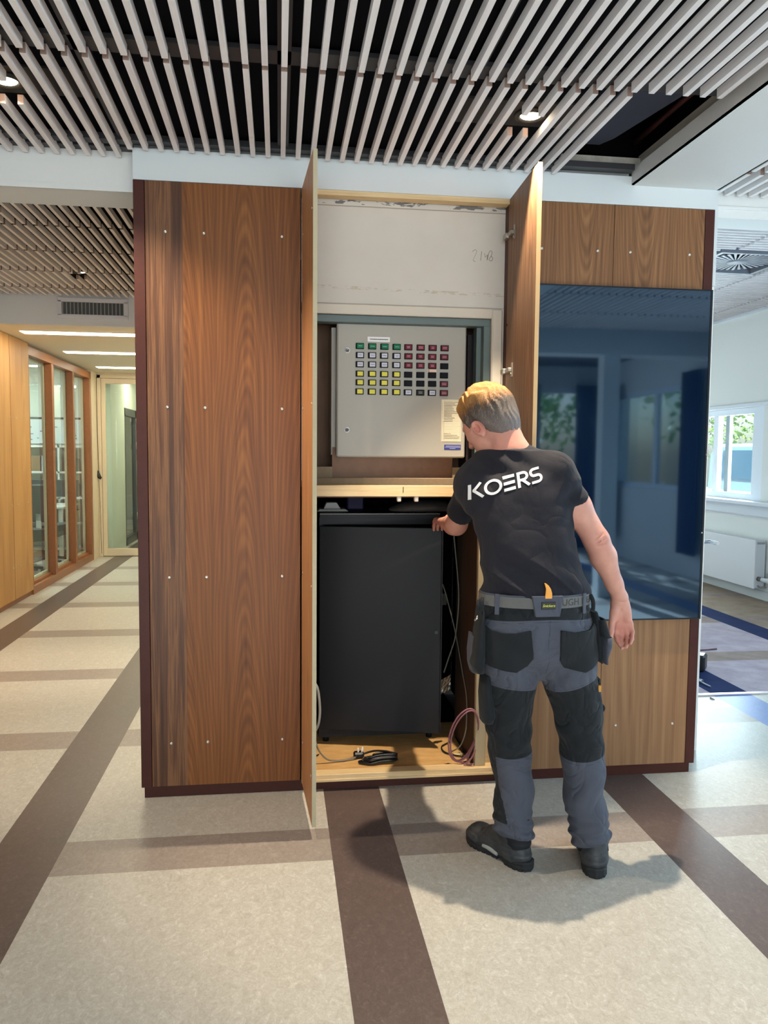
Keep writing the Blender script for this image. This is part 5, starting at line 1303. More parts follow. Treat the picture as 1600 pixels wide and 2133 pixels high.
for sgn in (1, -1):
    B.add(elh(hp(0.102, 0.011 * sgn, -0.040), (0.010, 0.008, 0.008)), 0.006)
    B.cut(elh(hp(0.092, 0.030 * sgn, -0.006), (0.012, 0.016, 0.011)), 0.010)
    B.add(elh(hp(0.078, 0.030 * sgn, -0.006), (0.012, 0.013, 0.010)), 0.003)
    # ear: rim, concha, lobe
    ec = hp(-0.006, 0.079 * sgn, -0.042)
    a_ = fw * 0.94 - up * 0.2 ; a_ /= np.linalg.norm(a_); u_ = up * 0.96 + fw * 0.2; u_ -= a_ * (u_ @ a_); u_ /= np.linalg.norm(u_)
    l_ = np.cross(u_, a_); l_ = l_ if l_ @ (lf * sgn) > 0 else -l_
    tl = l_ * 0.82 - a_ * 0.57; ta = a_ * 0.82 + l_ * 0.57
    ER = np.stack([ta, tl, u_])
    B.add(el(ec + l_ * 0.008, (0.0225, 0.0095, 0.037), ER), 0.008)
    B.cut(el(ec + l_ * 0.016 + a_ * 0.003 + u_ * 0.004, (0.0115, 0.0075, 0.021), ER), 0.006)
    B.add(el(ec + l_ * 0.005 - u_ * 0.030 + a_ * 0.006, (0.009, 0.006, 0.010), ER), 0.005)
for dz, rr in ((-0.066, 0.0075), (-0.077, 0.008)):
    B.add(rc(hp(0.088, 0.018, dz), hp(0.093, 0.0, dz), rr * 0.7, rr), 0.006); B.add(rc(hp(0.088, -0.018, dz), hp(0.093, 0.0, dz), rr * 0.7, rr), 0.006)
# neck creases
B.cut(rc(hp(-0.085, 0.030, -0.078), hp(-0.098, -0.02, -0.070), 0.0035, 0.0035), 0.006)
B.cut(rc(hp(-0.080, 0.045, -0.098), hp(-0.102, -0.01, -0.094), 0.003, 0.003), 0.006)

# right hand (palm facing the camera, relaxed curl)
def V3(*a): return np.array(a, float)
w = V3(*WRR)
B.add(rc(w, V3(1.272, 2.800, 0.955), 0.0275, 0.030), 0.015)
for k, (x0, x1) in enumerate([(1.258, 1.268), (1.268, 1.284), (1.280, 1.300), (1.290, 1.315)]):
    B.add(rc(V3(x0 + 0.004, 2.802, 0.958), V3(x1, 2.808 - 0.004 * k, 0.880 + 0.004 * (k == 3)), 0.0195, 0.0140 - 0.0008 * k), 0.014)
B.add(el(V3(1.254, 2.788, 0.925), (0.017, 0.016, 0.030)), 0.014)     # thumb mound
B.add(el(V3(1.298, 2.788, 0.925), (0.015, 0.015, 0.030)), 0.014)     # little-finger side
def finger(pts, rs, k=0.004):
    pts = [V3(*p) for p in pts]
    for i in range(len(pts) - 1): B.add(rc(pts[i], pts[i + 1], rs[i], rs[i + 1]), k if i else 0.010)
    for i in range(1, len(pts) - 1): B.add(el(pts[i], (rs[i] * 1.06,) * 3), 0.003)
finger([(1.248, 2.792, 0.930), (1.238, 2.782, 0.888), (1.234, 2.776, 0.862), (1.231, 2.770, 0.840)], (0.0150, 0.0115, 0.0105, 0.0085))
finger([(1.268, 2.808, 0.880), (1.264, 2.806, 0.846), (1.264, 2.788, 0.824), (1.266, 2.770, 0.810)], (0.0120, 0.0095, 0.0085, 0.0074))
finger([(1.284, 2.804, 0.876), (1.284, 2.802, 0.838), (1.278, 2.780, 0.812), (1.271, 2.760, 0.800)], (0.0120, 0.0096, 0.0086, 0.0075))
finger([(1.300, 2.798, 0.876), (1.304, 2.793, 0.842), (1.294, 2.770, 0.818), (1.283, 2.752, 0.806)], (0.0115, 0.0092, 0.0083, 0.0072))
finger([(1.315, 2.792, 0.882), (1.321, 2.784, 0.856), (1.311, 2.765, 0.834), (1.299, 2.750, 0.820)], (0.0105, 0.0082, 0.0075, 0.0066))
# left hand: palm down, fingers hooked over the top edge of the open steel door
w = V3(*WRL)
B.add(rc(w, V3(0.752, 3.470, 1.210), 0.027, 0.028), 0.015)
for k in range(4):
    B.add(rc(V3(0.738 + 0.009 * k, 3.47, 1.212), V3(0.716 + 0.021 * k, 3.545 + (0.006 if k in (1, 2) else 0), 1.214), 0.019, 0.0130), 0.013)
for k in range(4):
    x = 0.716 + 0.021 * k; L_ = (0.9, 1.0, 0.96, 0.78)[3 - k]; y0 = 3.545 + (0.006 if k in (1, 2) else 0)
    finger([(x, y0, 1.214), (x - 0.001, y0 + 0.040 * L_, 1.205), (x - 0.001, y0 + 0.058 * L_, 1.183), (x, y0 + 0.060 * L_, 1.164)], (0.0115, 0.0092, 0.0082, 0.0072))
finger([(0.772, 3.475, 1.205), (0.792, 3.510, 1.190), (0.800, 3.540, 1.180), (0.800, 3.562, 1.176)], (0.0150, 0.0118, 0.0106, 0.0085))
# elbow creases on the right arm
for i, (dz, dx) in enumerate([(0.018, -0.012), (0.004, -0.002), (-0.010, 0.004)]):
    e = np.array(ELR) + np.array((dx, -0.047, dz))
    B.cut(rc(e + V3(-0.018, 0.002, -0.010), e + V3(0.020, 0.004, 0.012), 0.0018, 0.0018), 0.008)
B.cut(rc(V3(1.250, 2.768, 0.972), V3(1.295, 2.770, 0.974), 0.0016, 0.0016), 0.004)
B.cut(rc(V3(1.268, 2.774, 0.945), V3(1.271, 2.776, 0.900), 0.0025, 0.002), 0.008)
B.cut(rc(V3(1.285, 2.780, 0.888), V3(1.318, 2.776, 0.893), 0.002, 0.002), 0.008)
Vb, Fb = B.mesh(); Vb = relax(Vb, Fb, 1, 0.4)
red = np.zeros(len(Vb))
for c, r, s_ in [(ELR, 0.05, 0.9), ((1.28, 2.78, 0.86), 0.07, 0.7), (tuple(hp(-0.006, 0.09, -0.042)), 0.035, 0.8), (tuple(hp(0.09, 0, -0.02)), 0.05, 0.5), (ELL, 0.04, 0.4), ((0.74, 3.58, 1.2), 0.08, 0.8), (tuple(NB + np.array((0, -0.05, 0.03))), 0.07, 0.5)]:
    red = np.maximum(red, s_ * np.exp(-((Vb - np.array(c)) ** 2).sum(1) / r ** 2))
body = mesh_from('body', Vb, Fb, M_skin, person, attrs={'red': red})
del B

# ---- hair
Hf = Field(HC - 0.165, HC + 0.165, 0.0028)
Hf.add(elh(hp(-0.012, 0, 0.020), (0.099, 0.077, 0.088)), 0)
Hf.add(elh(hp(0.030, 0, -0.035), (0.066, 0.062, 0.080)), 0.03)
Hf.add(elh(hp(-0.038, 0, -0.020), (0.052, 0.060, 0.074)), 0.03)
Hf.add(rc(hp(-0.030, 0, -0.045), NB, 0.063, 0.070), 0.03)
X, Y, Z = Hf.all()
def loc(X, Y, Z):
    p = [(X - HC[0]) / HS, (Y - HC[1]) / HS, (Z - HC[2]) / HS]
    return [sum(HR[i][j] * p[j] for j in range(3)) for i in range(3)]
f_, l_2, u_2 = loc(X, Y, Z)
# hairline height (u) as a function of forward position f
hl = np.interp(f_, [-0.11, -0.085, -0.05, -0.02, 0.0, 0.022, 0.035, 0.055, 0.075, 0.12], [-0.098, -0.102, -0.094, -0.062, -0.014, -0.006, -0.034, 0.022, 0.050, 0.060])
tt = np.clip((u_2 - hl) / 0.035, -1, 1)
top = np.clip((u_2 - 0.045) / 0.04, 0, 1)
strand = 0.0032 * np.sin(260 * (l_2 + 0.35 * f_) + 3 * np.sin(60 * f_) + 4 * wav(X, Y, Z, 3, 45)) + 0.003 * wav(X, Y, Z, 4, 120)
thick = 0.0075 * tt + 0.010 * top * np.clip((f_ + 0.09) / 0.05, 0, 1) + (0.35 + 0.65 * top) * strand * (tt > 0)
Hf.a = (Hf.a - thick).astype(np.float32)
Vh, Fh = Hf.mesh()
q = (Vh - HC) / HS; uu = q @ up; ff = q @ fw
uph = np.clip((uu + 0.05) / 0.16 + 0.12 * (ff < -0.05), 0, 1)
# keep only the part that stands proud of the scalp
lh = np.interp(ff, [-0.11, -0.085, -0.05, -0.02, 0.0, 0.022, 0.035, 0.055, 0.075, 0.12], [-0.098, -0.102, -0.094, -0.062, -0.014, -0.006, -0.034, 0.022, 0.050, 0.060])
keep = (uu > lh - 0.006)
Fh = Fh[keep[Fh].all(1)]
mesh_from('hair', Vh, Fh, M_hair, person, attrs={'up': uph})
del Hf

# ---- T-shirt
S = Field((0.60, 2.52, 0.98), (1.24, 3.25, 1.58), 0.0042)
S.add(loft(TORSO, 1.012, 1.52), 0.0)
S.add(rc(NB + V3(0.004, 0.0, -0.022), V3(*SHR), 0.064, 0.062), 0.06)
S.add(rc(NB + V3(-0.01, 0.01, -0.026), V3(*SHL), 0.062, 0.062), 0.06)
eR, eL = V3(*ELR), V3(*ELL)
hemR = V3(*SHR) + (eR - V3(*SHR)) * 0.50; hemL = V3(*SHL) + (eL - V3(*SHL)) * 0.74
S.add(rc(SHR, hemR + (eR - hemR) * 0.3, 0.066, 0.060), 0.045)
S.add(rc(SHL, hemL + (eL - hemL) * 0.3, 0.062, 0.056), 0.045)
S.add(el((0.745, 2.905, 1.385), (0.062, 0.070, 0.085)), 0.06)
X, Y, Z = S.all()
# folds
fold = 0.0045 * np.sin(52 * (Z + 0.55 * X) + 2.6 * wav(X, Y, Z, 11, 9)) * np.clip((1.16 - Z) / 0.12, 0, 1)
fold += 0.0028 * wav(X, Y, Z, 12, 22)
rdg = lambda t_: 1 - 2 * np.sqrt(np.abs(np.sin(t_ / 2)))
fold -= 0.0034 * rdg(44 * (Z + 0.8 * X) + 3.0 * wav(X, Y, Z, 16, 7)) * np.clip((1.20 - Z) / 0.12, 0, 1)
fold -= 0.0028 * rdg(30 * (Z * 0.5 - 0.9 * X) + 2.0 * wav(X, Y, Z, 17, 6)) * np.exp(-((Z - 1.36) / 0.08) ** 2) * np.clip((X - 0.96) / 0.05, 0, 1)
dR = np.sqrt((X - 1.06) ** 2 + (Y - 2.78) ** 2 + (Z - 1.33) ** 2)
fold += 0.004 * np.sin(95 * (X * 0.5 - Z * 0.9) + 2 * wav(X, Y, Z, 13, 12)) * np.exp(-(dR / 0.09) ** 2)
dL = np.sqrt((X - 0.79) ** 2 + (Y - 2.86) ** 2 + (Z - 1.30) ** 2)
fold += 0.0045 * np.sin(80 * (X * 0.8 - Z * 0.8) + 2 * wav(X, Y, Z, 14, 12)) * np.exp(-(dL / 0.10) ** 2)
dN = np.sqrt((X - 0.82) ** 2 + (Y - 2.84) ** 2 + (Z - 1.50) ** 2)
fold += 0.004 * np.sin(75 * (X * 0.6 + Z) + 1.5 * wav(X, Y, Z, 15, 12)) * np.exp(-(dN / 0.10) ** 2)
S.a = (S.a + 1.9 * fold).astype(np.float32)
def half(p, n):       # region beyond a plane
    n = np.array(n, float); n /= np.linalg.norm(n); p = np.array(p, float)
    return lambda X, Y, Z: -((X - p[0]) * n[0] + (Y - p[1]) * n[1] + (Z - p[2]) * n[2])
nR = eR - V3(*SHR) + V3(0.0, 0, 0.0); nL = eL - V3(*SHL)
nRt = nR / np.linalg.norm(nR) + V3(-0.25, 0, -0.0)
nLt = nL / np.linalg.norm(nL) + V3(0.0, 0.0, -0.2)
S.a = np.maximum(S.a, np.where((X > 1.06) & (Z > 1.22), -half(hemR, nRt)(X, Y, Z), -1)).astype(np.float32)
S.a = np.maximum(S.a, np.where(Y > 3.0, -half(hemL, nLt)(X, Y, Z), -1)).astype(np.float32)
# hollow sleeve ends, neck opening
S.cut(rc(hemR - nR * 0.09, hemR + nR * 0.3, 0.0525, 0.0525), 0); S.cut(rc(hemL - nL * 0.09, hemL + nL * 0.3, 0.0515, 0.0515), 0)
nkd = hp(-0.03, 0, -0.045) - NB; nkd /= np.linalg.norm(nkd)
colp = NB + nkd * 0.040
nn = nkd + V3(0.10, -0.25, 0.0); nn /= np.linalg.norm(nn)
dn = np.sqrt((X - colp[0]) ** 2 + (Y - colp[1]) ** 2 + (Z - colp[2]) ** 2)
S.a = np.maximum(S.a, np.where(dn < 0.15, -half(colp, nn)(X, Y, Z), -1)).astype(np.float32)
Vs, Fs = S.mesh(); Vs = relax(Vs, Fs, 2, 0.4)
shirt = mesh_from('t_shirt', Vs, Fs, M_shirt, person)
del S
bvh_shirt = BVHTree.FromPolygons([tuple(v) for v in Vs], [tuple(int(i) for i in f) for f in Fs])

# ---- trousers
T = Field((0.66, 2.50, 0.06), (1.30, 3.0, 1.06), 0.0042)
T.add(loft(HIPS, 0.702, 1.022), 0.0)
T.add(loft(LLEG, 0.112, 0.90), 0.028)
T.add(loft(RLEG, 0.090, 0.90), 0.028)
X, Y, Z = T.all()
low = np.clip((0.24 - Z) / 0.12, 0, 1); knee = np.exp(-((Z - 0.47) / 0.10) ** 2); seat = np.exp(-((Z - 0.74) / 0.09) ** 2)
side = np.where(X < 0.98, 1.0, -1.0)
def rdg(t_): return 1 - 2 * np.sqrt(np.abs(np.sin(t_ / 2)))
f = 0.0045 * low * np.sin(135 * (Z + 0.22 * side * (X - 0.98) + 0.25 * Y) + 2.5 * wav(X, Y, Z, 21, 16))
f += 0.0030 * np.clip((0.5 - Z) / 0.2, 0, 1) * np.sin(38 * (Z + 0.9 * side * X) + 2.6 * wav(X, Y, Z, 22, 10))
f += 0.003 * knee * np.sin(62 * (Z * 0.9 - 0.5 * side * X) + 2 * wav(X, Y, Z, 23, 11))
f += 0.0055 * seat * np.sin(48 * (Z * 0.7 + 0.75 * side * X) + 2.2 * wav(X, Y, Z, 24, 9))
f -= 0.0022 * np.clip((0.36 - Z) / 0.1, 0, 1) * rdg(46 * (Z + 0.55 * side * (X - 0.98)) + 3.0 * wav(X, Y, Z, 26, 9))
f -= 0.0035 * np.exp(-((Z - 0.60) / 0.14) ** 2) * rdg(34 * (Z * 0.6 - 0.8 * side * X) + 2.6 * wav(X, Y, Z, 27, 8))
f += 0.003 * wav(X, Y, Z, 25, 20)
f *= np.clip((0.97 - Z) / 0.06, 0.15, 1)
T.a = (T.a + 1.25 * f).astype(np.float32)
# seat cleft
T.cut(rc(V3(0.945, 2.600, 0.75), V3(0.940, 2.598, 0.92), 0.006, 0.003), 0.045)
# open cuffs
T.cut(rc(V3(0.872, 2.738, 0.06), V3(0.872, 2.742, 0.135), 0.052, 0.052), 0.0); T.cut(rc(V3(1.142, 2.698, 0.05), V3(1.142, 2.70, 0.112), 0.050, 0.050), 0.0)
Vt, Ft = T.mesh(); Vt = relax(Vt, Ft, 2, 0.4)
trous_f = T
x, y, z = Vt.T
back = y < np.where(x < 0.98, 2.79, 2.74) + 0.03
# signed fields (negative = grey cloth)
def seg(zv, hw): return np.abs(z - zv) - hw
# grey areas on the back: band under the yoke + centre strip, band under the seat, lower legs
yoke = 0.938 + 0.006 * np.cos((x - 0.93) * 14)
zb = np.where(x < 0.95, 0.705 + 0.35 * (x - 0.80) * (x - 0.93) * 3, 0.700 + 0.30 * np.clip(x - 1.0, -0.1, 0.3) + 0.05)
bandlow = np.where(x < 0.955, 0.690 - 0.10 * (x - 0.74) , 0.672 + 0.34 * (x - 1.00))
g_up = np.maximum(z - yoke, bandlow - z)
kl = np.where(x < 0.98, 0.408 + 0.06 * (x - 0.86) + 0.9 * (x - 0.86) ** 2, 0.412 + 0.12 * (x - 1.12) + 0.9 * (x - 1.12) ** 2)
g_low = z - kl
g = np.minimum(g_up, g_low)
g = np.where((x < 0.98) & (x - (0.79 + 0.15 * np.clip(0.42 - z, 0, 1)) < 0) & (z > 0.17) & (z < 0.5), np.maximum(g, (0.79 + 0.15 * np.clip(0.42 - z, 0, 1)) - x), g)
stitch = np.minimum(np.abs(np.abs(g_low + 0.010) - 0.0) - 0.0012, np.where(back, np.minimum(np.abs(g_up + 0.008) - 0.0012, np.maximum(np.abs(np.abs(x - (0.936 + 0.03 * (0.93 - z))) - 0.003) - 0.0010, 0.74 - z)), 1))
cuffL = np.where(x < 0.98, z - 0.128, z - 0.106)
stitch = np.minimum(stitch, np.abs(cuffL) - 0.001)
def trouser_mat():
    t = NT('two_tone_workwear'); co = t.coords()
    ga = t.attr('grey'); sa = t.attr('stitch')
    m = t.math('LESS_THAN', ga, 0.0)
    n = t.noise(co, 14, 3, 0.5)
    cg = t.mix(n, srgb(72, 75, 86), srgb(82, 86, 97)); cb = t.mix(n, srgb(25, 28, 31), srgb(35, 39, 42))
    c = t.mix(m, cb, cg)
    st = t.math('MULTIPLY', t.math('LESS_THAN', sa, 0.0), m)
    c = t.mix(t.math('MULTIPLY', st, 0.7), c, srgb(50, 54, 66))
    t.put(t.b.inputs['Base Color'], c); t.set(Roughness=0.85); t.b.inputs['Specular IOR Level'].default_value = 0.25
    t.b.inputs['Sheen Weight'].default_value = 0.06
    h = t.math('ADD', t.math('MULTIPLY', t.noise(co, 500, 2, 0.5), 0.25), t.math('MULTIPLY', t.noise(co, 16, 3, 0.5), 1.0))
    h = t.math('SUBTRACT', h, t.math('MULTIPLY', t.math('LESS_THAN', t.math('ABSOLUTE', ga), 0.002), 0.6))
    cr = t.math('ABSOLUTE', t.math('SUBTRACT', t.noise(t.mapv(co, (6, 6, 5), rot=(0.3, 0.5, 0.2)), 1.0, 2, 0.45, 1.8), 0.5))
    cr = t.math('POWER', t.math('SUBTRACT', 1.0, t.math('MULTIPLY', cr, 4.0), clamp=True), 3.0)
    h = t.math('SUBTRACT', h, t.math('MULTIPLY', cr, 1.5))
    t.bump(h, 0.5, 0.012)
    return t.m
trousers = mesh_from('work_trousers', Vt, Ft, trouser_mat(), person, attrs={'grey': g, 'stitch': stitch})
bvh_t = BVHTree.FromPolygons([tuple(v) for v in Vt], [tuple(int(i) for i in f_) for f_ in Ft])

def patch(name, poly, mat, parent, bvh, off=0.004, step=0.006, thick=0.003, ystart=2.2, dirv=(0, 1, 0), lift=None, smooth_y=False):
    """a cloth patch: a polygon in (x,z) laid onto the surface from behind, with thickness"""
    from mathutils.geometry import tessellate_polygon
    bm = bmesh.new()
    vs = [bm.verts.new((p[0], 0, p[1])) for p in poly]
    bm.faces.new(vs)
    x0, x1 = min(p[0] for p in poly), max(p[0] for p in poly); z0, z1 = min(p[1] for p in poly), max(p[1] for p in poly)
    k = x0 + step
    while k < x1:
        bmesh.ops.bisect_plane(bm, geom=bm.verts[:] + bm.edges[:] + bm.faces[:], plane_co=(k, 0, 0), plane_no=(1, 0, 0)); k += step
    k = z0 + step
    while k < z1:
        bmesh.ops.bisect_plane(bm, geom=bm.verts[:] + bm.edges[:] + bm.faces[:], plane_co=(0, 0, k), plane_no=(0, 0, 1)); k += step
    d = Vector(dirv).normalized()
    for v in bm.verts:
        o = Vector((v.co.x, ystart, v.co.z))
        hit = bvh.ray_cast(o, d)
        e = lift(v.co.x, v.co.z) if lift else 0.0
        if hit[0] is None:
            nr = bvh.find_nearest(Vector((v.co.x, 2.7, v.co.z))); yy = nr[0].y if nr[0] else 2.7
        else: yy = hit[0].y
        v.co.y = yy - off - e
    if smooth_y:
        for _ in range(smooth_y):
            ny = {v: (v.co.y + sum(e.other_vert(v).co.y for e in v.link_edges)) / (1 + len(v.link_edges)) for v in bm.verts}
            for v, yv in ny.items(): v.co.y = min(yv, v.co.y)
    bmesh.ops.recalc_face_normals(bm, faces=bm.faces[:])
    r = bmesh.ops.extrude_face_region(bm, geom=bm.faces[:])
    for e in r['geom']:
        if isinstance(e, bmesh.types.BMVert): e.co.y += thick + off
    bmesh.ops.recalc_face_normals(bm, faces=bm.faces[:])
    for f in bm.faces: f.smooth = True
    me = bpy.data.meshes.new(name); bm.to_mesh(me); bm.free()
    for m_ in (mat if isinstance(mat, (list, tuple)) else [mat]): me.materials.append(m_)
    o = bpy.data.objects.new(name, me); COL.objects.link(o)
    if parent: o.parent = parent; o.matrix_parent_inverse = parent_world(parent).inverted()
    return o

# back pockets
pl = [(0.728, 0.912), (0.745, 0.898), (0.78, 0.893), (0.815, 0.896), (0.868, 0.908), (0.884, 0.806), (0.868, 0.775), (0.83, 0.752), (0.738, 0.765), (0.728, 0.83)]
prr = [(0.975, 0.908), (1.03, 0.898), (1.09, 0.902), (1.128, 0.918), (1.150, 0.78), (1.075, 0.752), (1.00, 0.768), (0.978, 0.80)]
patch('back_pocket', pl, M_black, trousers, bvh_t, off=0.006, lift=lambda X, Z: 0.006 * max(0, (Z - 0.86) / 0.05))
patch('back_pocket', prr, M_black, trousers, bvh_t, off=0.006, lift=lambda X, Z: 0.006 * max(0, (Z - 0.86) / 0.05))
# belt (runs round the waist), loops, centre tab with a woven badge
def waist_pt(ang, z, off):
    cx, cy, a, b = 0.9235, 2.750, 0.199, 0.132
    return (cx + (a + off) * math.cos(ang), cy + (b + off) * math.sin(ang), z)
def band(name, z0, z1, off, th, mat, a0, a1, n=72, parent=None, tilt=0.0):
    bm = bmesh.new(); rings = []
    for i in range(n + 1):
        a = a0 + (a1 - a0) * i / n
        dz = tilt * math.sin(a)
        rings.append([bm.verts.new(waist_pt(a, zz + dz, o)) for zz, o in ((z0, off), (z1, off), (z1, off + th), (z0, off + th))])
    closed = abs(a1 - a0) > 6.28
    for i in range(n):
        A, Bq = rings[i], rings[i + 1]
        for k in range(4): bm.faces.new((A[k], A[(k + 1) % 4], Bq[(k + 1) % 4], Bq[k]))
    if not closed:
        bm.faces.new(rings[0]); bm.faces.new(rings[-1])
    bmesh.ops.recalc_face_normals(bm, faces=bm.faces[:])
    for f in bm.faces: f.smooth = False
    me = bpy.data.meshes.new(name); bm.to_mesh(me); bm.free(); me.materials.append(mat)
    o = bpy.data.objects.new(name, me); COL.objects.link(o); o.parent = parent; o.matrix_parent_inverse = parent_world(parent).inverted()
    return o
M_belt = cloth_mat('grey_webbing', srgb(96, 96, 94), srgb(108, 108, 106), 700)
belt = band('belt', 0.984, 1.022, 0.003, 0.004, M_belt, 0, 2 * math.pi, parent=person)
band('waistband_edge', 1.020, 1.028, 0.000, 0.004, M_grey, 0, 2 * math.pi, parent=trousers)
def angx(xv): return -math.acos(max(-1, min(1, (xv - 0.9235) / 0.206)))
for xv in (0.762, 1.073):
    a = angx(xv); band('belt_loop', 0.958, 1.030, 0.009, 0.003, M_grey, a - 0.045, a + 0.045, 4, trousers)
# centre tab
tabm = MB(); TY = 2.6085
tabm.prism([(0.868, 1.030), (0.980, 1.030), (0.968, 0.958), (0.882, 0.958)], 'y', TY - 0.006, TY + 0.012, 0.001)
tab_o = tabm.build('belt_tab', M_grey, trousers)
bd = MB(); bd.box(0.9, 0.951, TY - 0.009, TY - 0.006, 0.984, 1.011, 0.001)
badge = bd.build('badge', plain('badge_black', srgb(14, 14, 14), 0.5), trousers)
def text_obj(name, body_, size, mat, parent, M, shear=0.0, extr=0.0006, spacing=1.0, bold=0.0):
    cu = bpy.data.curves.new(name, 'FONT'); cu.body = body_; cu.size = size; cu.shear = shear; cu.extrude = extr
    cu.align_x = 'CENTER'; cu.align_y = 'CENTER'; cu.space_character = spacing; cu.offset = bold; cu.resolution_u = 3
    tmp = bpy.data.objects.new(name + '_c', cu); COL.objects.link(tmp)
    dg = bpy.context.evaluated_depsgraph_get(); dg.update()
    me = bpy.data.meshes.new_from_object(tmp.evaluated_get(dg)); me.name = name
    bpy.data.objects.remove(tmp); bpy.data.curves.remove(cu)
    me.transform(M); me.materials.clear(); me.materials.append(mat)
    o = bpy.data.objects.new(name, me); COL.objects.link(o)
    if parent: o.parent = parent; o.matrix_parent_inverse = parent_world(parent).inverted()
    return o
def facing(x, y, z):   # text in the XZ plane, read from -Y
    return Matrix.Translation((x, y, z)) @ Matrix.Rotation(R_(90), 4, 'X')
text_obj('lettering', 'Snickers', 0.0135, plain('badge_yellow', srgb(214, 214, 60), 0.5), badge, facing(0.9255, TY - 0.0095, 0.9975), shear=0.35)
# lettering woven into the belt, wrapped round the waist
me_t = text_obj('lettering', 'OUGH DERS', 0.034, plain('belt_print', srgb(62, 62, 62), 0.8), belt, Matrix.Rotation(R_(90), 4, 'X'), spacing=1.05)
bmt = bmesh.new(); bmt.from_mesh(me_t.data)
for v in bmt.verts:
    xx = 1.045 + v.co.x * 0.95; a = angx(xx); zz = 1.003 + v.co.z; p = waist_pt(a, zz, 0.0078 + (0.0004 if v.co.y < 0 else 0))
    v.co = Vector(p)
bmt.to_mesh(me_t.data); bmt.free()
me_t.matrix_parent_inverse = parent_world(belt).inverted()

# orange pull tab at the back of the waist (bent strip)
ob = MB()
prof = [(0.9255, 1.020, 0.014), (0.928, 1.045, 0.012), (0.926, 1.062, 0.0095), (0.919, 1.076, 0.006), (0.912, 1.084, 0.002)]
prof = [(0.9255, 1.022, 0.0125), (0.9265, 1.040, 0.0115), (0.9245, 1.056, 0.0085), (0.9185, 1.068, 0.006), (0.912, 1.076, 0.0025)]
pts = [(c - w_, z_) for c, z_, w_ in prof] + [(c + w_, z_) for c, z_, w_ in reversed(prof)]
ob.prism(pts, 'y', 2.6015, 2.6075, 0.001)
ob.build('orange_strap_end', plain('orange_plastic', srgb(235, 160, 60), 0.45), person)

# ---- hanging tool pockets on both hips
def pouch(name, rows, th, mat, trim_mat=None, rim=True):
    """rows: (z, x_left, x_right, y_centre): a flat hanging pouch with swelling"""
    bm = bmesh.new(); rings = []
    n = 20
    for z_, xa, xb, yc, hy in rows:
        ring = []
        for k in range(n):
            a = 2 * math.pi * k / n
            c, s_ = math.cos(a), math.sin(a)
            c = math.copysign(abs(c) ** 0.7, c); s_ = math.copysign(abs(s_) ** 0.7, s_)
            ring.append(bm.verts.new(((xa + xb) / 2 + (xb - xa) / 2 * c, yc + hy * s_, z_)))
        rings.append(ring)
    for A, Bq in zip(rings, rings[1:]):
        for k in range(n):
            f = bm.faces.new((A[k], A[(k + 1) % n], Bq[(k + 1) % n], Bq[k])); f.smooth = True
    bm.faces.new(rings[-1])
    if not rim: bm.faces.new(rings[0])
    else:
        inner = [bm.verts.new(((v.co - Vector(((rows[0][1] + rows[0][2]) / 2, rows[0][3], 0))) * 0.8 + Vector(((rows[0][1] + rows[0][2]) / 2, rows[0][3], 0))) * 1.0) for v in rings[0]]
        for v in inner: v.co.z = rows[0][0] - 0.001
        deep = [bm.verts.new((v.co.x, v.co.y, v.co.z - 0.04)) for v in inner]
        for k in range(n):
            bm.faces.new((rings[0][k], inner[k], inner[(k + 1) % n], rings[0][(k + 1) % n])); bm.faces.new((inner[k], deep[k], deep[(k + 1) % n], inner[(k + 1) % n]))
        bm.faces.new(deep)
    bmesh.ops.recalc_face_normals(bm, faces=bm.faces[:])
    me = bpy.data.meshes.new(name); bm.to_mesh(me); bm.free(); me.materials.append(mat)
    o = bpy.data.objects.new(name, me); COL.objects.link(o); o.parent = trousers; o.matrix_parent_inverse = parent_world(trousers).inverted()
    return o
# right side: long dark flap plus an outer pouch with a grey lower part
pouch('tool_pocket', [(0.955, 1.120, 1.142, 2.735, 0.060), (0.90, 1.128, 1.165, 2.74, 0.062), (0.84, 1.138, 1.186, 2.745, 0.060), (0.79, 1.148, 1.184, 2.75, 0.055), (0.765, 1.165, 1.182, 2.755, 0.045), (0.752, 1.180, 1.184, 2.755, 0.03)], 0, M_black, rim=False)
pouch('tool_pocket', [(0.928, 1.138, 1.170, 2.71, 0.045), (0.90, 1.142, 1.178, 2.705, 0.048), (0.872, 1.148, 1.184, 2.70, 0.048), (0.862, 1.150, 1.186, 2.70, 0.048)], 0, M_black)
pouch('tool_pocket', [(0.866, 1.160, 1.189, 2.695, 0.050), (0.83, 1.162, 1.191, 2.70, 0.050), (0.79, 1.168, 1.178, 2.705, 0.046), (0.762, 1.174, 1.186, 2.71, 0.035)], 0, M_grey)
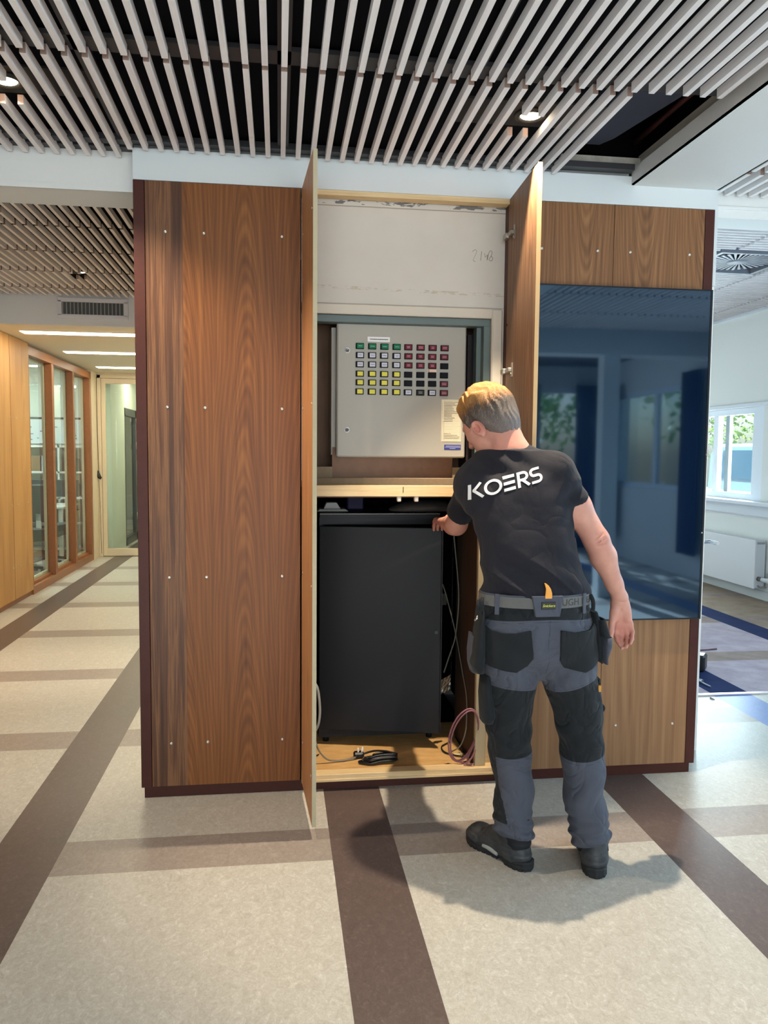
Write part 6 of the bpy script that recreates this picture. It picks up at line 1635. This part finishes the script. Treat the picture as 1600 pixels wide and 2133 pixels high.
# left side: dark pouch edged in grey, hanging
pouch('tool_pocket', [(0.965, 0.710, 0.728, 2.735, 0.050), (0.90, 0.703, 0.730, 2.735, 0.055), (0.83, 0.695, 0.732, 2.74, 0.058), (0.76, 0.690, 0.732, 2.74, 0.056), (0.735, 0.700, 0.732, 2.74, 0.045)], 0, M_black, rim=False)
pouch('tool_pocket', [(0.862, 0.697, 0.708, 2.785, 0.045), (0.80, 0.691, 0.708, 2.785, 0.050), (0.752, 0.693, 0.712, 2.79, 0.046), (0.722, 0.700, 0.715, 2.79, 0.035)], 0, M_grey, rim=False)
pouch('thigh_pocket', [(0.72, 0.735, 0.760, 2.76, 0.05), (0.64, 0.732, 0.772, 2.77, 0.055), (0.56, 0.738, 0.790, 2.78, 0.055), (0.535, 0.742, 0.780, 2.785, 0.05)], 0, M_black, rim=False)
pouch('thigh_pocket', [(0.70, 1.150, 1.172, 2.76, 0.055), (0.62, 1.150, 1.182, 2.765, 0.060), (0.54, 1.155, 1.188, 2.77, 0.06), (0.47, 1.160, 1.192, 2.77, 0.055), (0.455, 1.165, 1.190, 2.77, 0.05)], 0, M_black, rim=False)
k = MB(); k.tube([(1.163, 2.735, 0.598), (1.180, 2.725, 0.597), (1.188, 2.722, 0.588), (1.183, 2.725, 0.576), (1.165, 2.735, 0.574)], 0.0075, 8)
k.build('hammer_loop', M_black, trousers)
k = MB(); k.box(1.146, 1.157, 2.672, 2.680, 0.664, 0.688, 0.001); k.build('brand_tag', plain('tag_orange', srgb(200, 140, 60), 0.7), trousers)
k = MB(); k.tube([(0.716, 2.700, 1.010), (0.712, 2.690, 0.995), (0.710, 2.688, 0.965)], 0.008, 8); k.tube([(0.702, 2.70, 1.005), (0.698, 2.69, 0.985), (0.700, 2.69, 0.972)], 0.006, 8)
k.build('strap', M_black, trousers)
k = MB(); k.tube([(1.112, 2.690, 1.018), (1.120, 2.682, 0.995), (1.122, 2.684, 0.965)], 0.0075, 8); k.build('strap', M_black, trousers)
k = MB(); k.tube([(0.690, 2.70, 0.93), (0.696, 2.695, 0.938), (0.700, 2.70, 0.946)], 0.004, 8); k.build('snap_clip', plain('bright_metal', srgb(210, 210, 205), 0.25, 1.0), trousers)

# ---- print on the shirt: K O (three bars) R S
LW = 0.0098
def stroke(poly, w_=LW):
    """polyline -> list of quads in letter space"""
    out = []
    for i in range(len(poly) - 1):
        (x0, y0), (x1, y1) = poly[i], poly[i + 1]
        dx, dy = x1 - x0, y1 - y0; L_ = math.hypot(dx, dy); nx, ny = -dy / L_ * w_ / 2, dx / L_ * w_ / 2
        ex, ey = dx / L_ * 0.0, dy / L_ * 0.0
        out.append([(x0 - ex + nx, y0 - ey + ny), (x1 + ex + nx, y1 + ey + ny), (x1 + ex - nx, y1 + ey - ny), (x0 - ex - nx, y0 - ey - ny)])
    return out
def arcp(cx, cy, rx, ry, a0, a1, n=14): return [(cx + rx * math.cos(R_(a0 + (a1 - a0) * i / n)), cy + ry * math.sin(R_(a0 + (a1 - a0) * i / n))) for i in range(n + 1)]
hgt = 0.060; h2 = hgt / 2
letters = []
letters += stroke([(0.005, 0), (0.005, hgt)]) + stroke([(0.042, hgt), (0.016, h2 + 0.002)]) + stroke([(0.016, h2 + 0.004), (0.046, 0.002)])
xo = 0.052; letters += stroke(arcp(xo + 0.029, h2, 0.0255, 0.0255, 0, 360, 36))
xe = 0.116
for yy, xs in ((hgt - 0.006, 0), (h2, 0.0), (0.006, 0.0)): letters += stroke([(xe, yy), (xe + 0.040, yy)], 0.0118)
xr = 0.164; letters += stroke([(xr + 0.005, 0), (xr + 0.005, hgt)]) + stroke([(xr + 0.005, hgt - 0.005)] + [(xr + 0.022, hgt - 0.005)] + arcp(xr + 0.022, hgt - 0.0185, 0.0135, 0.0135, 90, -90, 12) + [(xr + 0.010, hgt - 0.032)]) + stroke([(xr + 0.019, 0.026), (xr + 0.040, 0.002)])
xs_ = 0.211; letters += stroke([(xs_ + 0.036, hgt - 0.005), (xs_ + 0.015, hgt - 0.005)] + arcp(xs_ + 0.015, hgt - 0.0175, 0.0125, 0.0125, 90, 270, 12) + [(xs_ + 0.027, h2)] + arcp(xs_ + 0.027, 0.0175, 0.0125, 0.0125, 90, -90, 12) + [(xs_ + 0.002, 0.005)])
bm = bmesh.new(); wtot = 0.251
LX0, LX1, LZ0, LZ1, LSC = 0.690, 0.935, 1.350, 1.424, 0.90
def place(u, v):          # letter space -> world XZ (rising to the right, slightly shrunk at the left)
    s_ = u / wtot; return LX0 + (LX1 - LX0) * s_, LZ0 + (LZ1 - LZ0) * s_ + v * LSC
for qd in letters:
    m_ = max(1, int(max(math.dist(qd[0], qd[1]), 1e-4) / 0.005)); g2 = []
    for i in range(m_ + 1):
        t_ = i / m_; row = []
        for j in range(3):
            s_ = j / 2
            a_1 = (qd[0][0] + (qd[1][0] - qd[0][0]) * t_, qd[0][1] + (qd[1][1] - qd[0][1]) * t_); b_1 = (qd[3][0] + (qd[2][0] - qd[3][0]) * t_, qd[3][1] + (qd[2][1] - qd[3][1]) * t_)
            wx, wz = place(a_1[0] + (b_1[0] - a_1[0]) * s_, a_1[1] + (b_1[1] - a_1[1]) * s_)
            hit = bvh_shirt.ray_cast(Vector((wx, 2.3, wz)), Vector((0.0, 1, 0)))
            yy = hit[0].y if hit[0] else 2.75
            row.append(bm.verts.new((wx, yy - 0.0022, wz)))
        g2.append(row)
    for i in range(m_):
        for j in range(2): bm.faces.new((g2[i][j], g2[i + 1][j], g2[i + 1][j + 1], g2[i][j + 1]))
bmesh.ops.recalc_face_normals(bm, faces=bm.faces[:])
for f in bm.faces:
    f.smooth = True
me = bpy.data.meshes.new('lettering'); bm.to_mesh(me); bm.free(); me.materials.append(M_white)
o = bpy.data.objects.new('lettering', me); COL.objects.link(o); o.parent = shirt; o.matrix_parent_inverse = parent_world(shirt).inverted(); o['label'] = 'white company lettering'
# ---- boots
def boot(heel, toe, lean=0.0, mirror=1):
    heel = V3(*heel, 0); toe = V3(*toe, 0); d = toe - heel; L_ = np.linalg.norm(d); d /= L_; s_ = np.array((d[1], -d[0], 0))
    def P(u, v, z_): return heel + d * u + s_ * v * mirror + V3(0, 0, z_)
    R3 = np.stack([d, s_, V3(0, 0, 1)])
    lo = np.minimum(heel, toe) - 0.09; hi = np.maximum(heel, toe) + 0.09; lo[2] = -0.012; hi[2] = 0.21
    F_ = Field(lo, hi, 0.0032)
    F_.add(el(P(0.055, 0, 0.045), (0.052, 0.042, 0.060), R3), 0)
    F_.add(el(P(0.13, 0.000, 0.045), (0.075, 0.044, 0.055), R3), 0.03)
    F_.add(el(P(0.225, 0.004, 0.036), (0.075, 0.052, 0.044), R3), 0.035)
    F_.add(el(P(0.262, 0.004, 0.036), (0.042, 0.045, 0.040), R3), 0.02)
    F_.add(rc(P(0.10, 0, 0.07), P(0.175, 0.0, 0.062), 0.040, 0.036), 0.03)
    F_.add(rc(P(0.062, 0, 0.06), P(0.072, 0, 0.125), 0.043, 0.043), 0.025)
    F_.add(rc(P(0.085, 0, 0.06), P(0.092, 0, 0.120), 0.041, 0.040), 0.02)
    X, Y, Z = F_.all()
    p = [X - heel[0], Y - heel[1]]; u = p[0] * d[0] + p[1] * d[1]; v = (p[0] * s_[0] + p[1] * s_[1]) * mirror
    wv = 0.0016 * wav(X, Y, Z, 31, 60)
    # seams / overlays of the upper
    seam = 0.0022 * np.clip(1 - np.abs(Z - (0.070 + 0.10 * np.clip(0.10 - u, 0, 1))) / 0.004, 0, 1) + 0.002 * np.clip(1 - np.abs(u - 0.205 + 0.3 * (Z - 0.06)) / 0.004, 0, 1)
    rims = -0.0035 * np.clip(1 - np.abs(Z - 0.118) / 0.010, 0, 1) - 0.003 * ((Z < 0.052) & (u < 0.085)) - 0.003 * ((Z < 0.055) & (u > 0.225))
    F_.a = np.maximum(F_.a + wv + seam + rims, np.maximum(0.022 - Z, Z - 0.128 - 0.02 * np.clip((u - 0.05) / 0.05, -1, 1))).astype(np.float32)
    F_.cut(rc(P(0.076, 0, 0.10), P(0.080, 0, 0.17), 0.034, 0.036), 0.006)
    Vv, Ff = F_.mesh(); Vv = relax(Vv, Ff, 1, 0.4)
    bt = mesh_from('boot', Vv, Ff, M_boot, person)
    # sole with heel block, tread notches and a raised toe
    G = Field(lo, hi, 0.0032)
    X, Y, Z = G.all(); p = [X - heel[0], Y - heel[1]]; u = p[0] * d[0] + p[1] * d[1]; v = (p[0] * s_[0] + p[1] * s_[1]) * mirror
    hw = np.interp(u, [-0.012, 0.0, 0.03, 0.07, 0.12, 0.16, 0.21, 0.25, 0.28, 0.305, 0.318], [0.0, 0.030, 0.043, 0.045, 0.039, 0.040, 0.052, 0.053, 0.045, 0.028, 0.0])
    tz = 0.030 + 0.014 * np.clip((u - 0.25) / 0.06, 0, 1) + 0.006 * np.clip((0.05 - u) / 0.05, 0, 1)
    bz = 0.010 * np.clip((u - 0.26) / 0.05, 0, 1) ** 1.5 + np.where((u > 0.095) & (u < 0.125), 0.010, 0.0)
    dd = np.maximum(np.abs(v) - hw, np.maximum(Z - tz, bz - Z))
    tread = np.where((np.mod(u, 0.022) < 0.005) & (Z < 0.008) & (np.abs(v) > hw - 0.012), 0.004, 0.0) + np.where((np.abs(Z - 0.020) < 0.0018), 0.002, 0)
    G.a = (dd * 0.8 + tread).astype(np.float32)
    Vv, Ff = G.mesh(); Vv = relax(Vv, Ff, 1, 0.35)
    mesh_from('sole', Vv, Ff, M_sole, bt)
    # laces
    lc = MB()
    for i in range(5):
        u0 = 0.122 + 0.017 * i; z0 = 0.112 - 0.0085 * i
        lc.tube([P(u0, -0.022, z0 - 0.014), P(u0 + 0.006, 0, z0 + 0.002 - 0.001 * i), P(u0 + 0.010, 0.022, z0 - 0.016)], 0.0026, 6)
        lc.tube([P(u0 + 0.010, -0.022, z0 - 0.016), P(u0 + 0.004, 0, z0 + 0.003 - 0.001 * i), P(u0, 0.022, z0 - 0.014)], 0.0026, 6)
    lc.build('lace', M_sock, bt)
    return bt, P
def leather():
    t = NT('grey_black_leather'); co = t.coords()
    c = t.ramp(t.noise(co, 30, 5, 0.7), [(0.3, srgb(36, 39, 42)), (0.7, srgb(66, 68, 70))])
    t.put(t.b.inputs['Base Color'], c); t.set(Roughness=0.55); t.bump(t.noise(co, 140, 4, 0.6), 0.3, 0.003); return t.m
M_boot = leather(); M_sole = plain('black_rubber', srgb(26, 28, 30), 0.7, grain=0.25)
btL, PL = boot((0.906, 2.690), (0.752, 2.958))
btR, PR_ = boot((1.130, 2.612), (1.222, 2.912))
k = MB()   # pale insert in the side of the left sole
k.tube([PL(0.118, 0.043, 0.024) * 1.0, PL(0.140, 0.044, 0.030), PL(0.165, 0.045, 0.033), PL(0.190, 0.048, 0.032)], lambda t_: 0.0065 + 0.003 * math.sin(math.pi * t_), 8)
k.tube([PL(0.118, -0.043, 0.024) * 1.0, PL(0.140, -0.044, 0.030), PL(0.165, -0.045, 0.033), PL(0.190, -0.048, 0.032)], lambda t_: 0.0065 + 0.003 * math.sin(math.pi * t_), 8)
k.build('sole_insert', plain('pale_rubber', srgb(150, 152, 150), 0.5), btL)
for nm, top, bot in (('sock', (0.874, 2.745, 0.16), (0.880, 2.738, 0.085)), ('sock', (1.142, 2.712, 0.14), (1.139, 2.700, 0.085))):
    F_ = Field((bot[0] - 0.07, bot[1] - 0.075, 0.05), (bot[0] + 0.07, bot[1] + 0.08, 0.2), 0.004)
    F_.add(rc(bot, top, 0.047, 0.054), 0)
    X, Y, Z = F_.all(); F_.a = (F_.a + 0.0015 * np.sin(260 * Z + 2 * wav(X, Y, Z, 40, 15))).astype(np.float32)
    Vv, Ff = F_.mesh(); mesh_from('sock', Vv, Ff, M_sock, person)
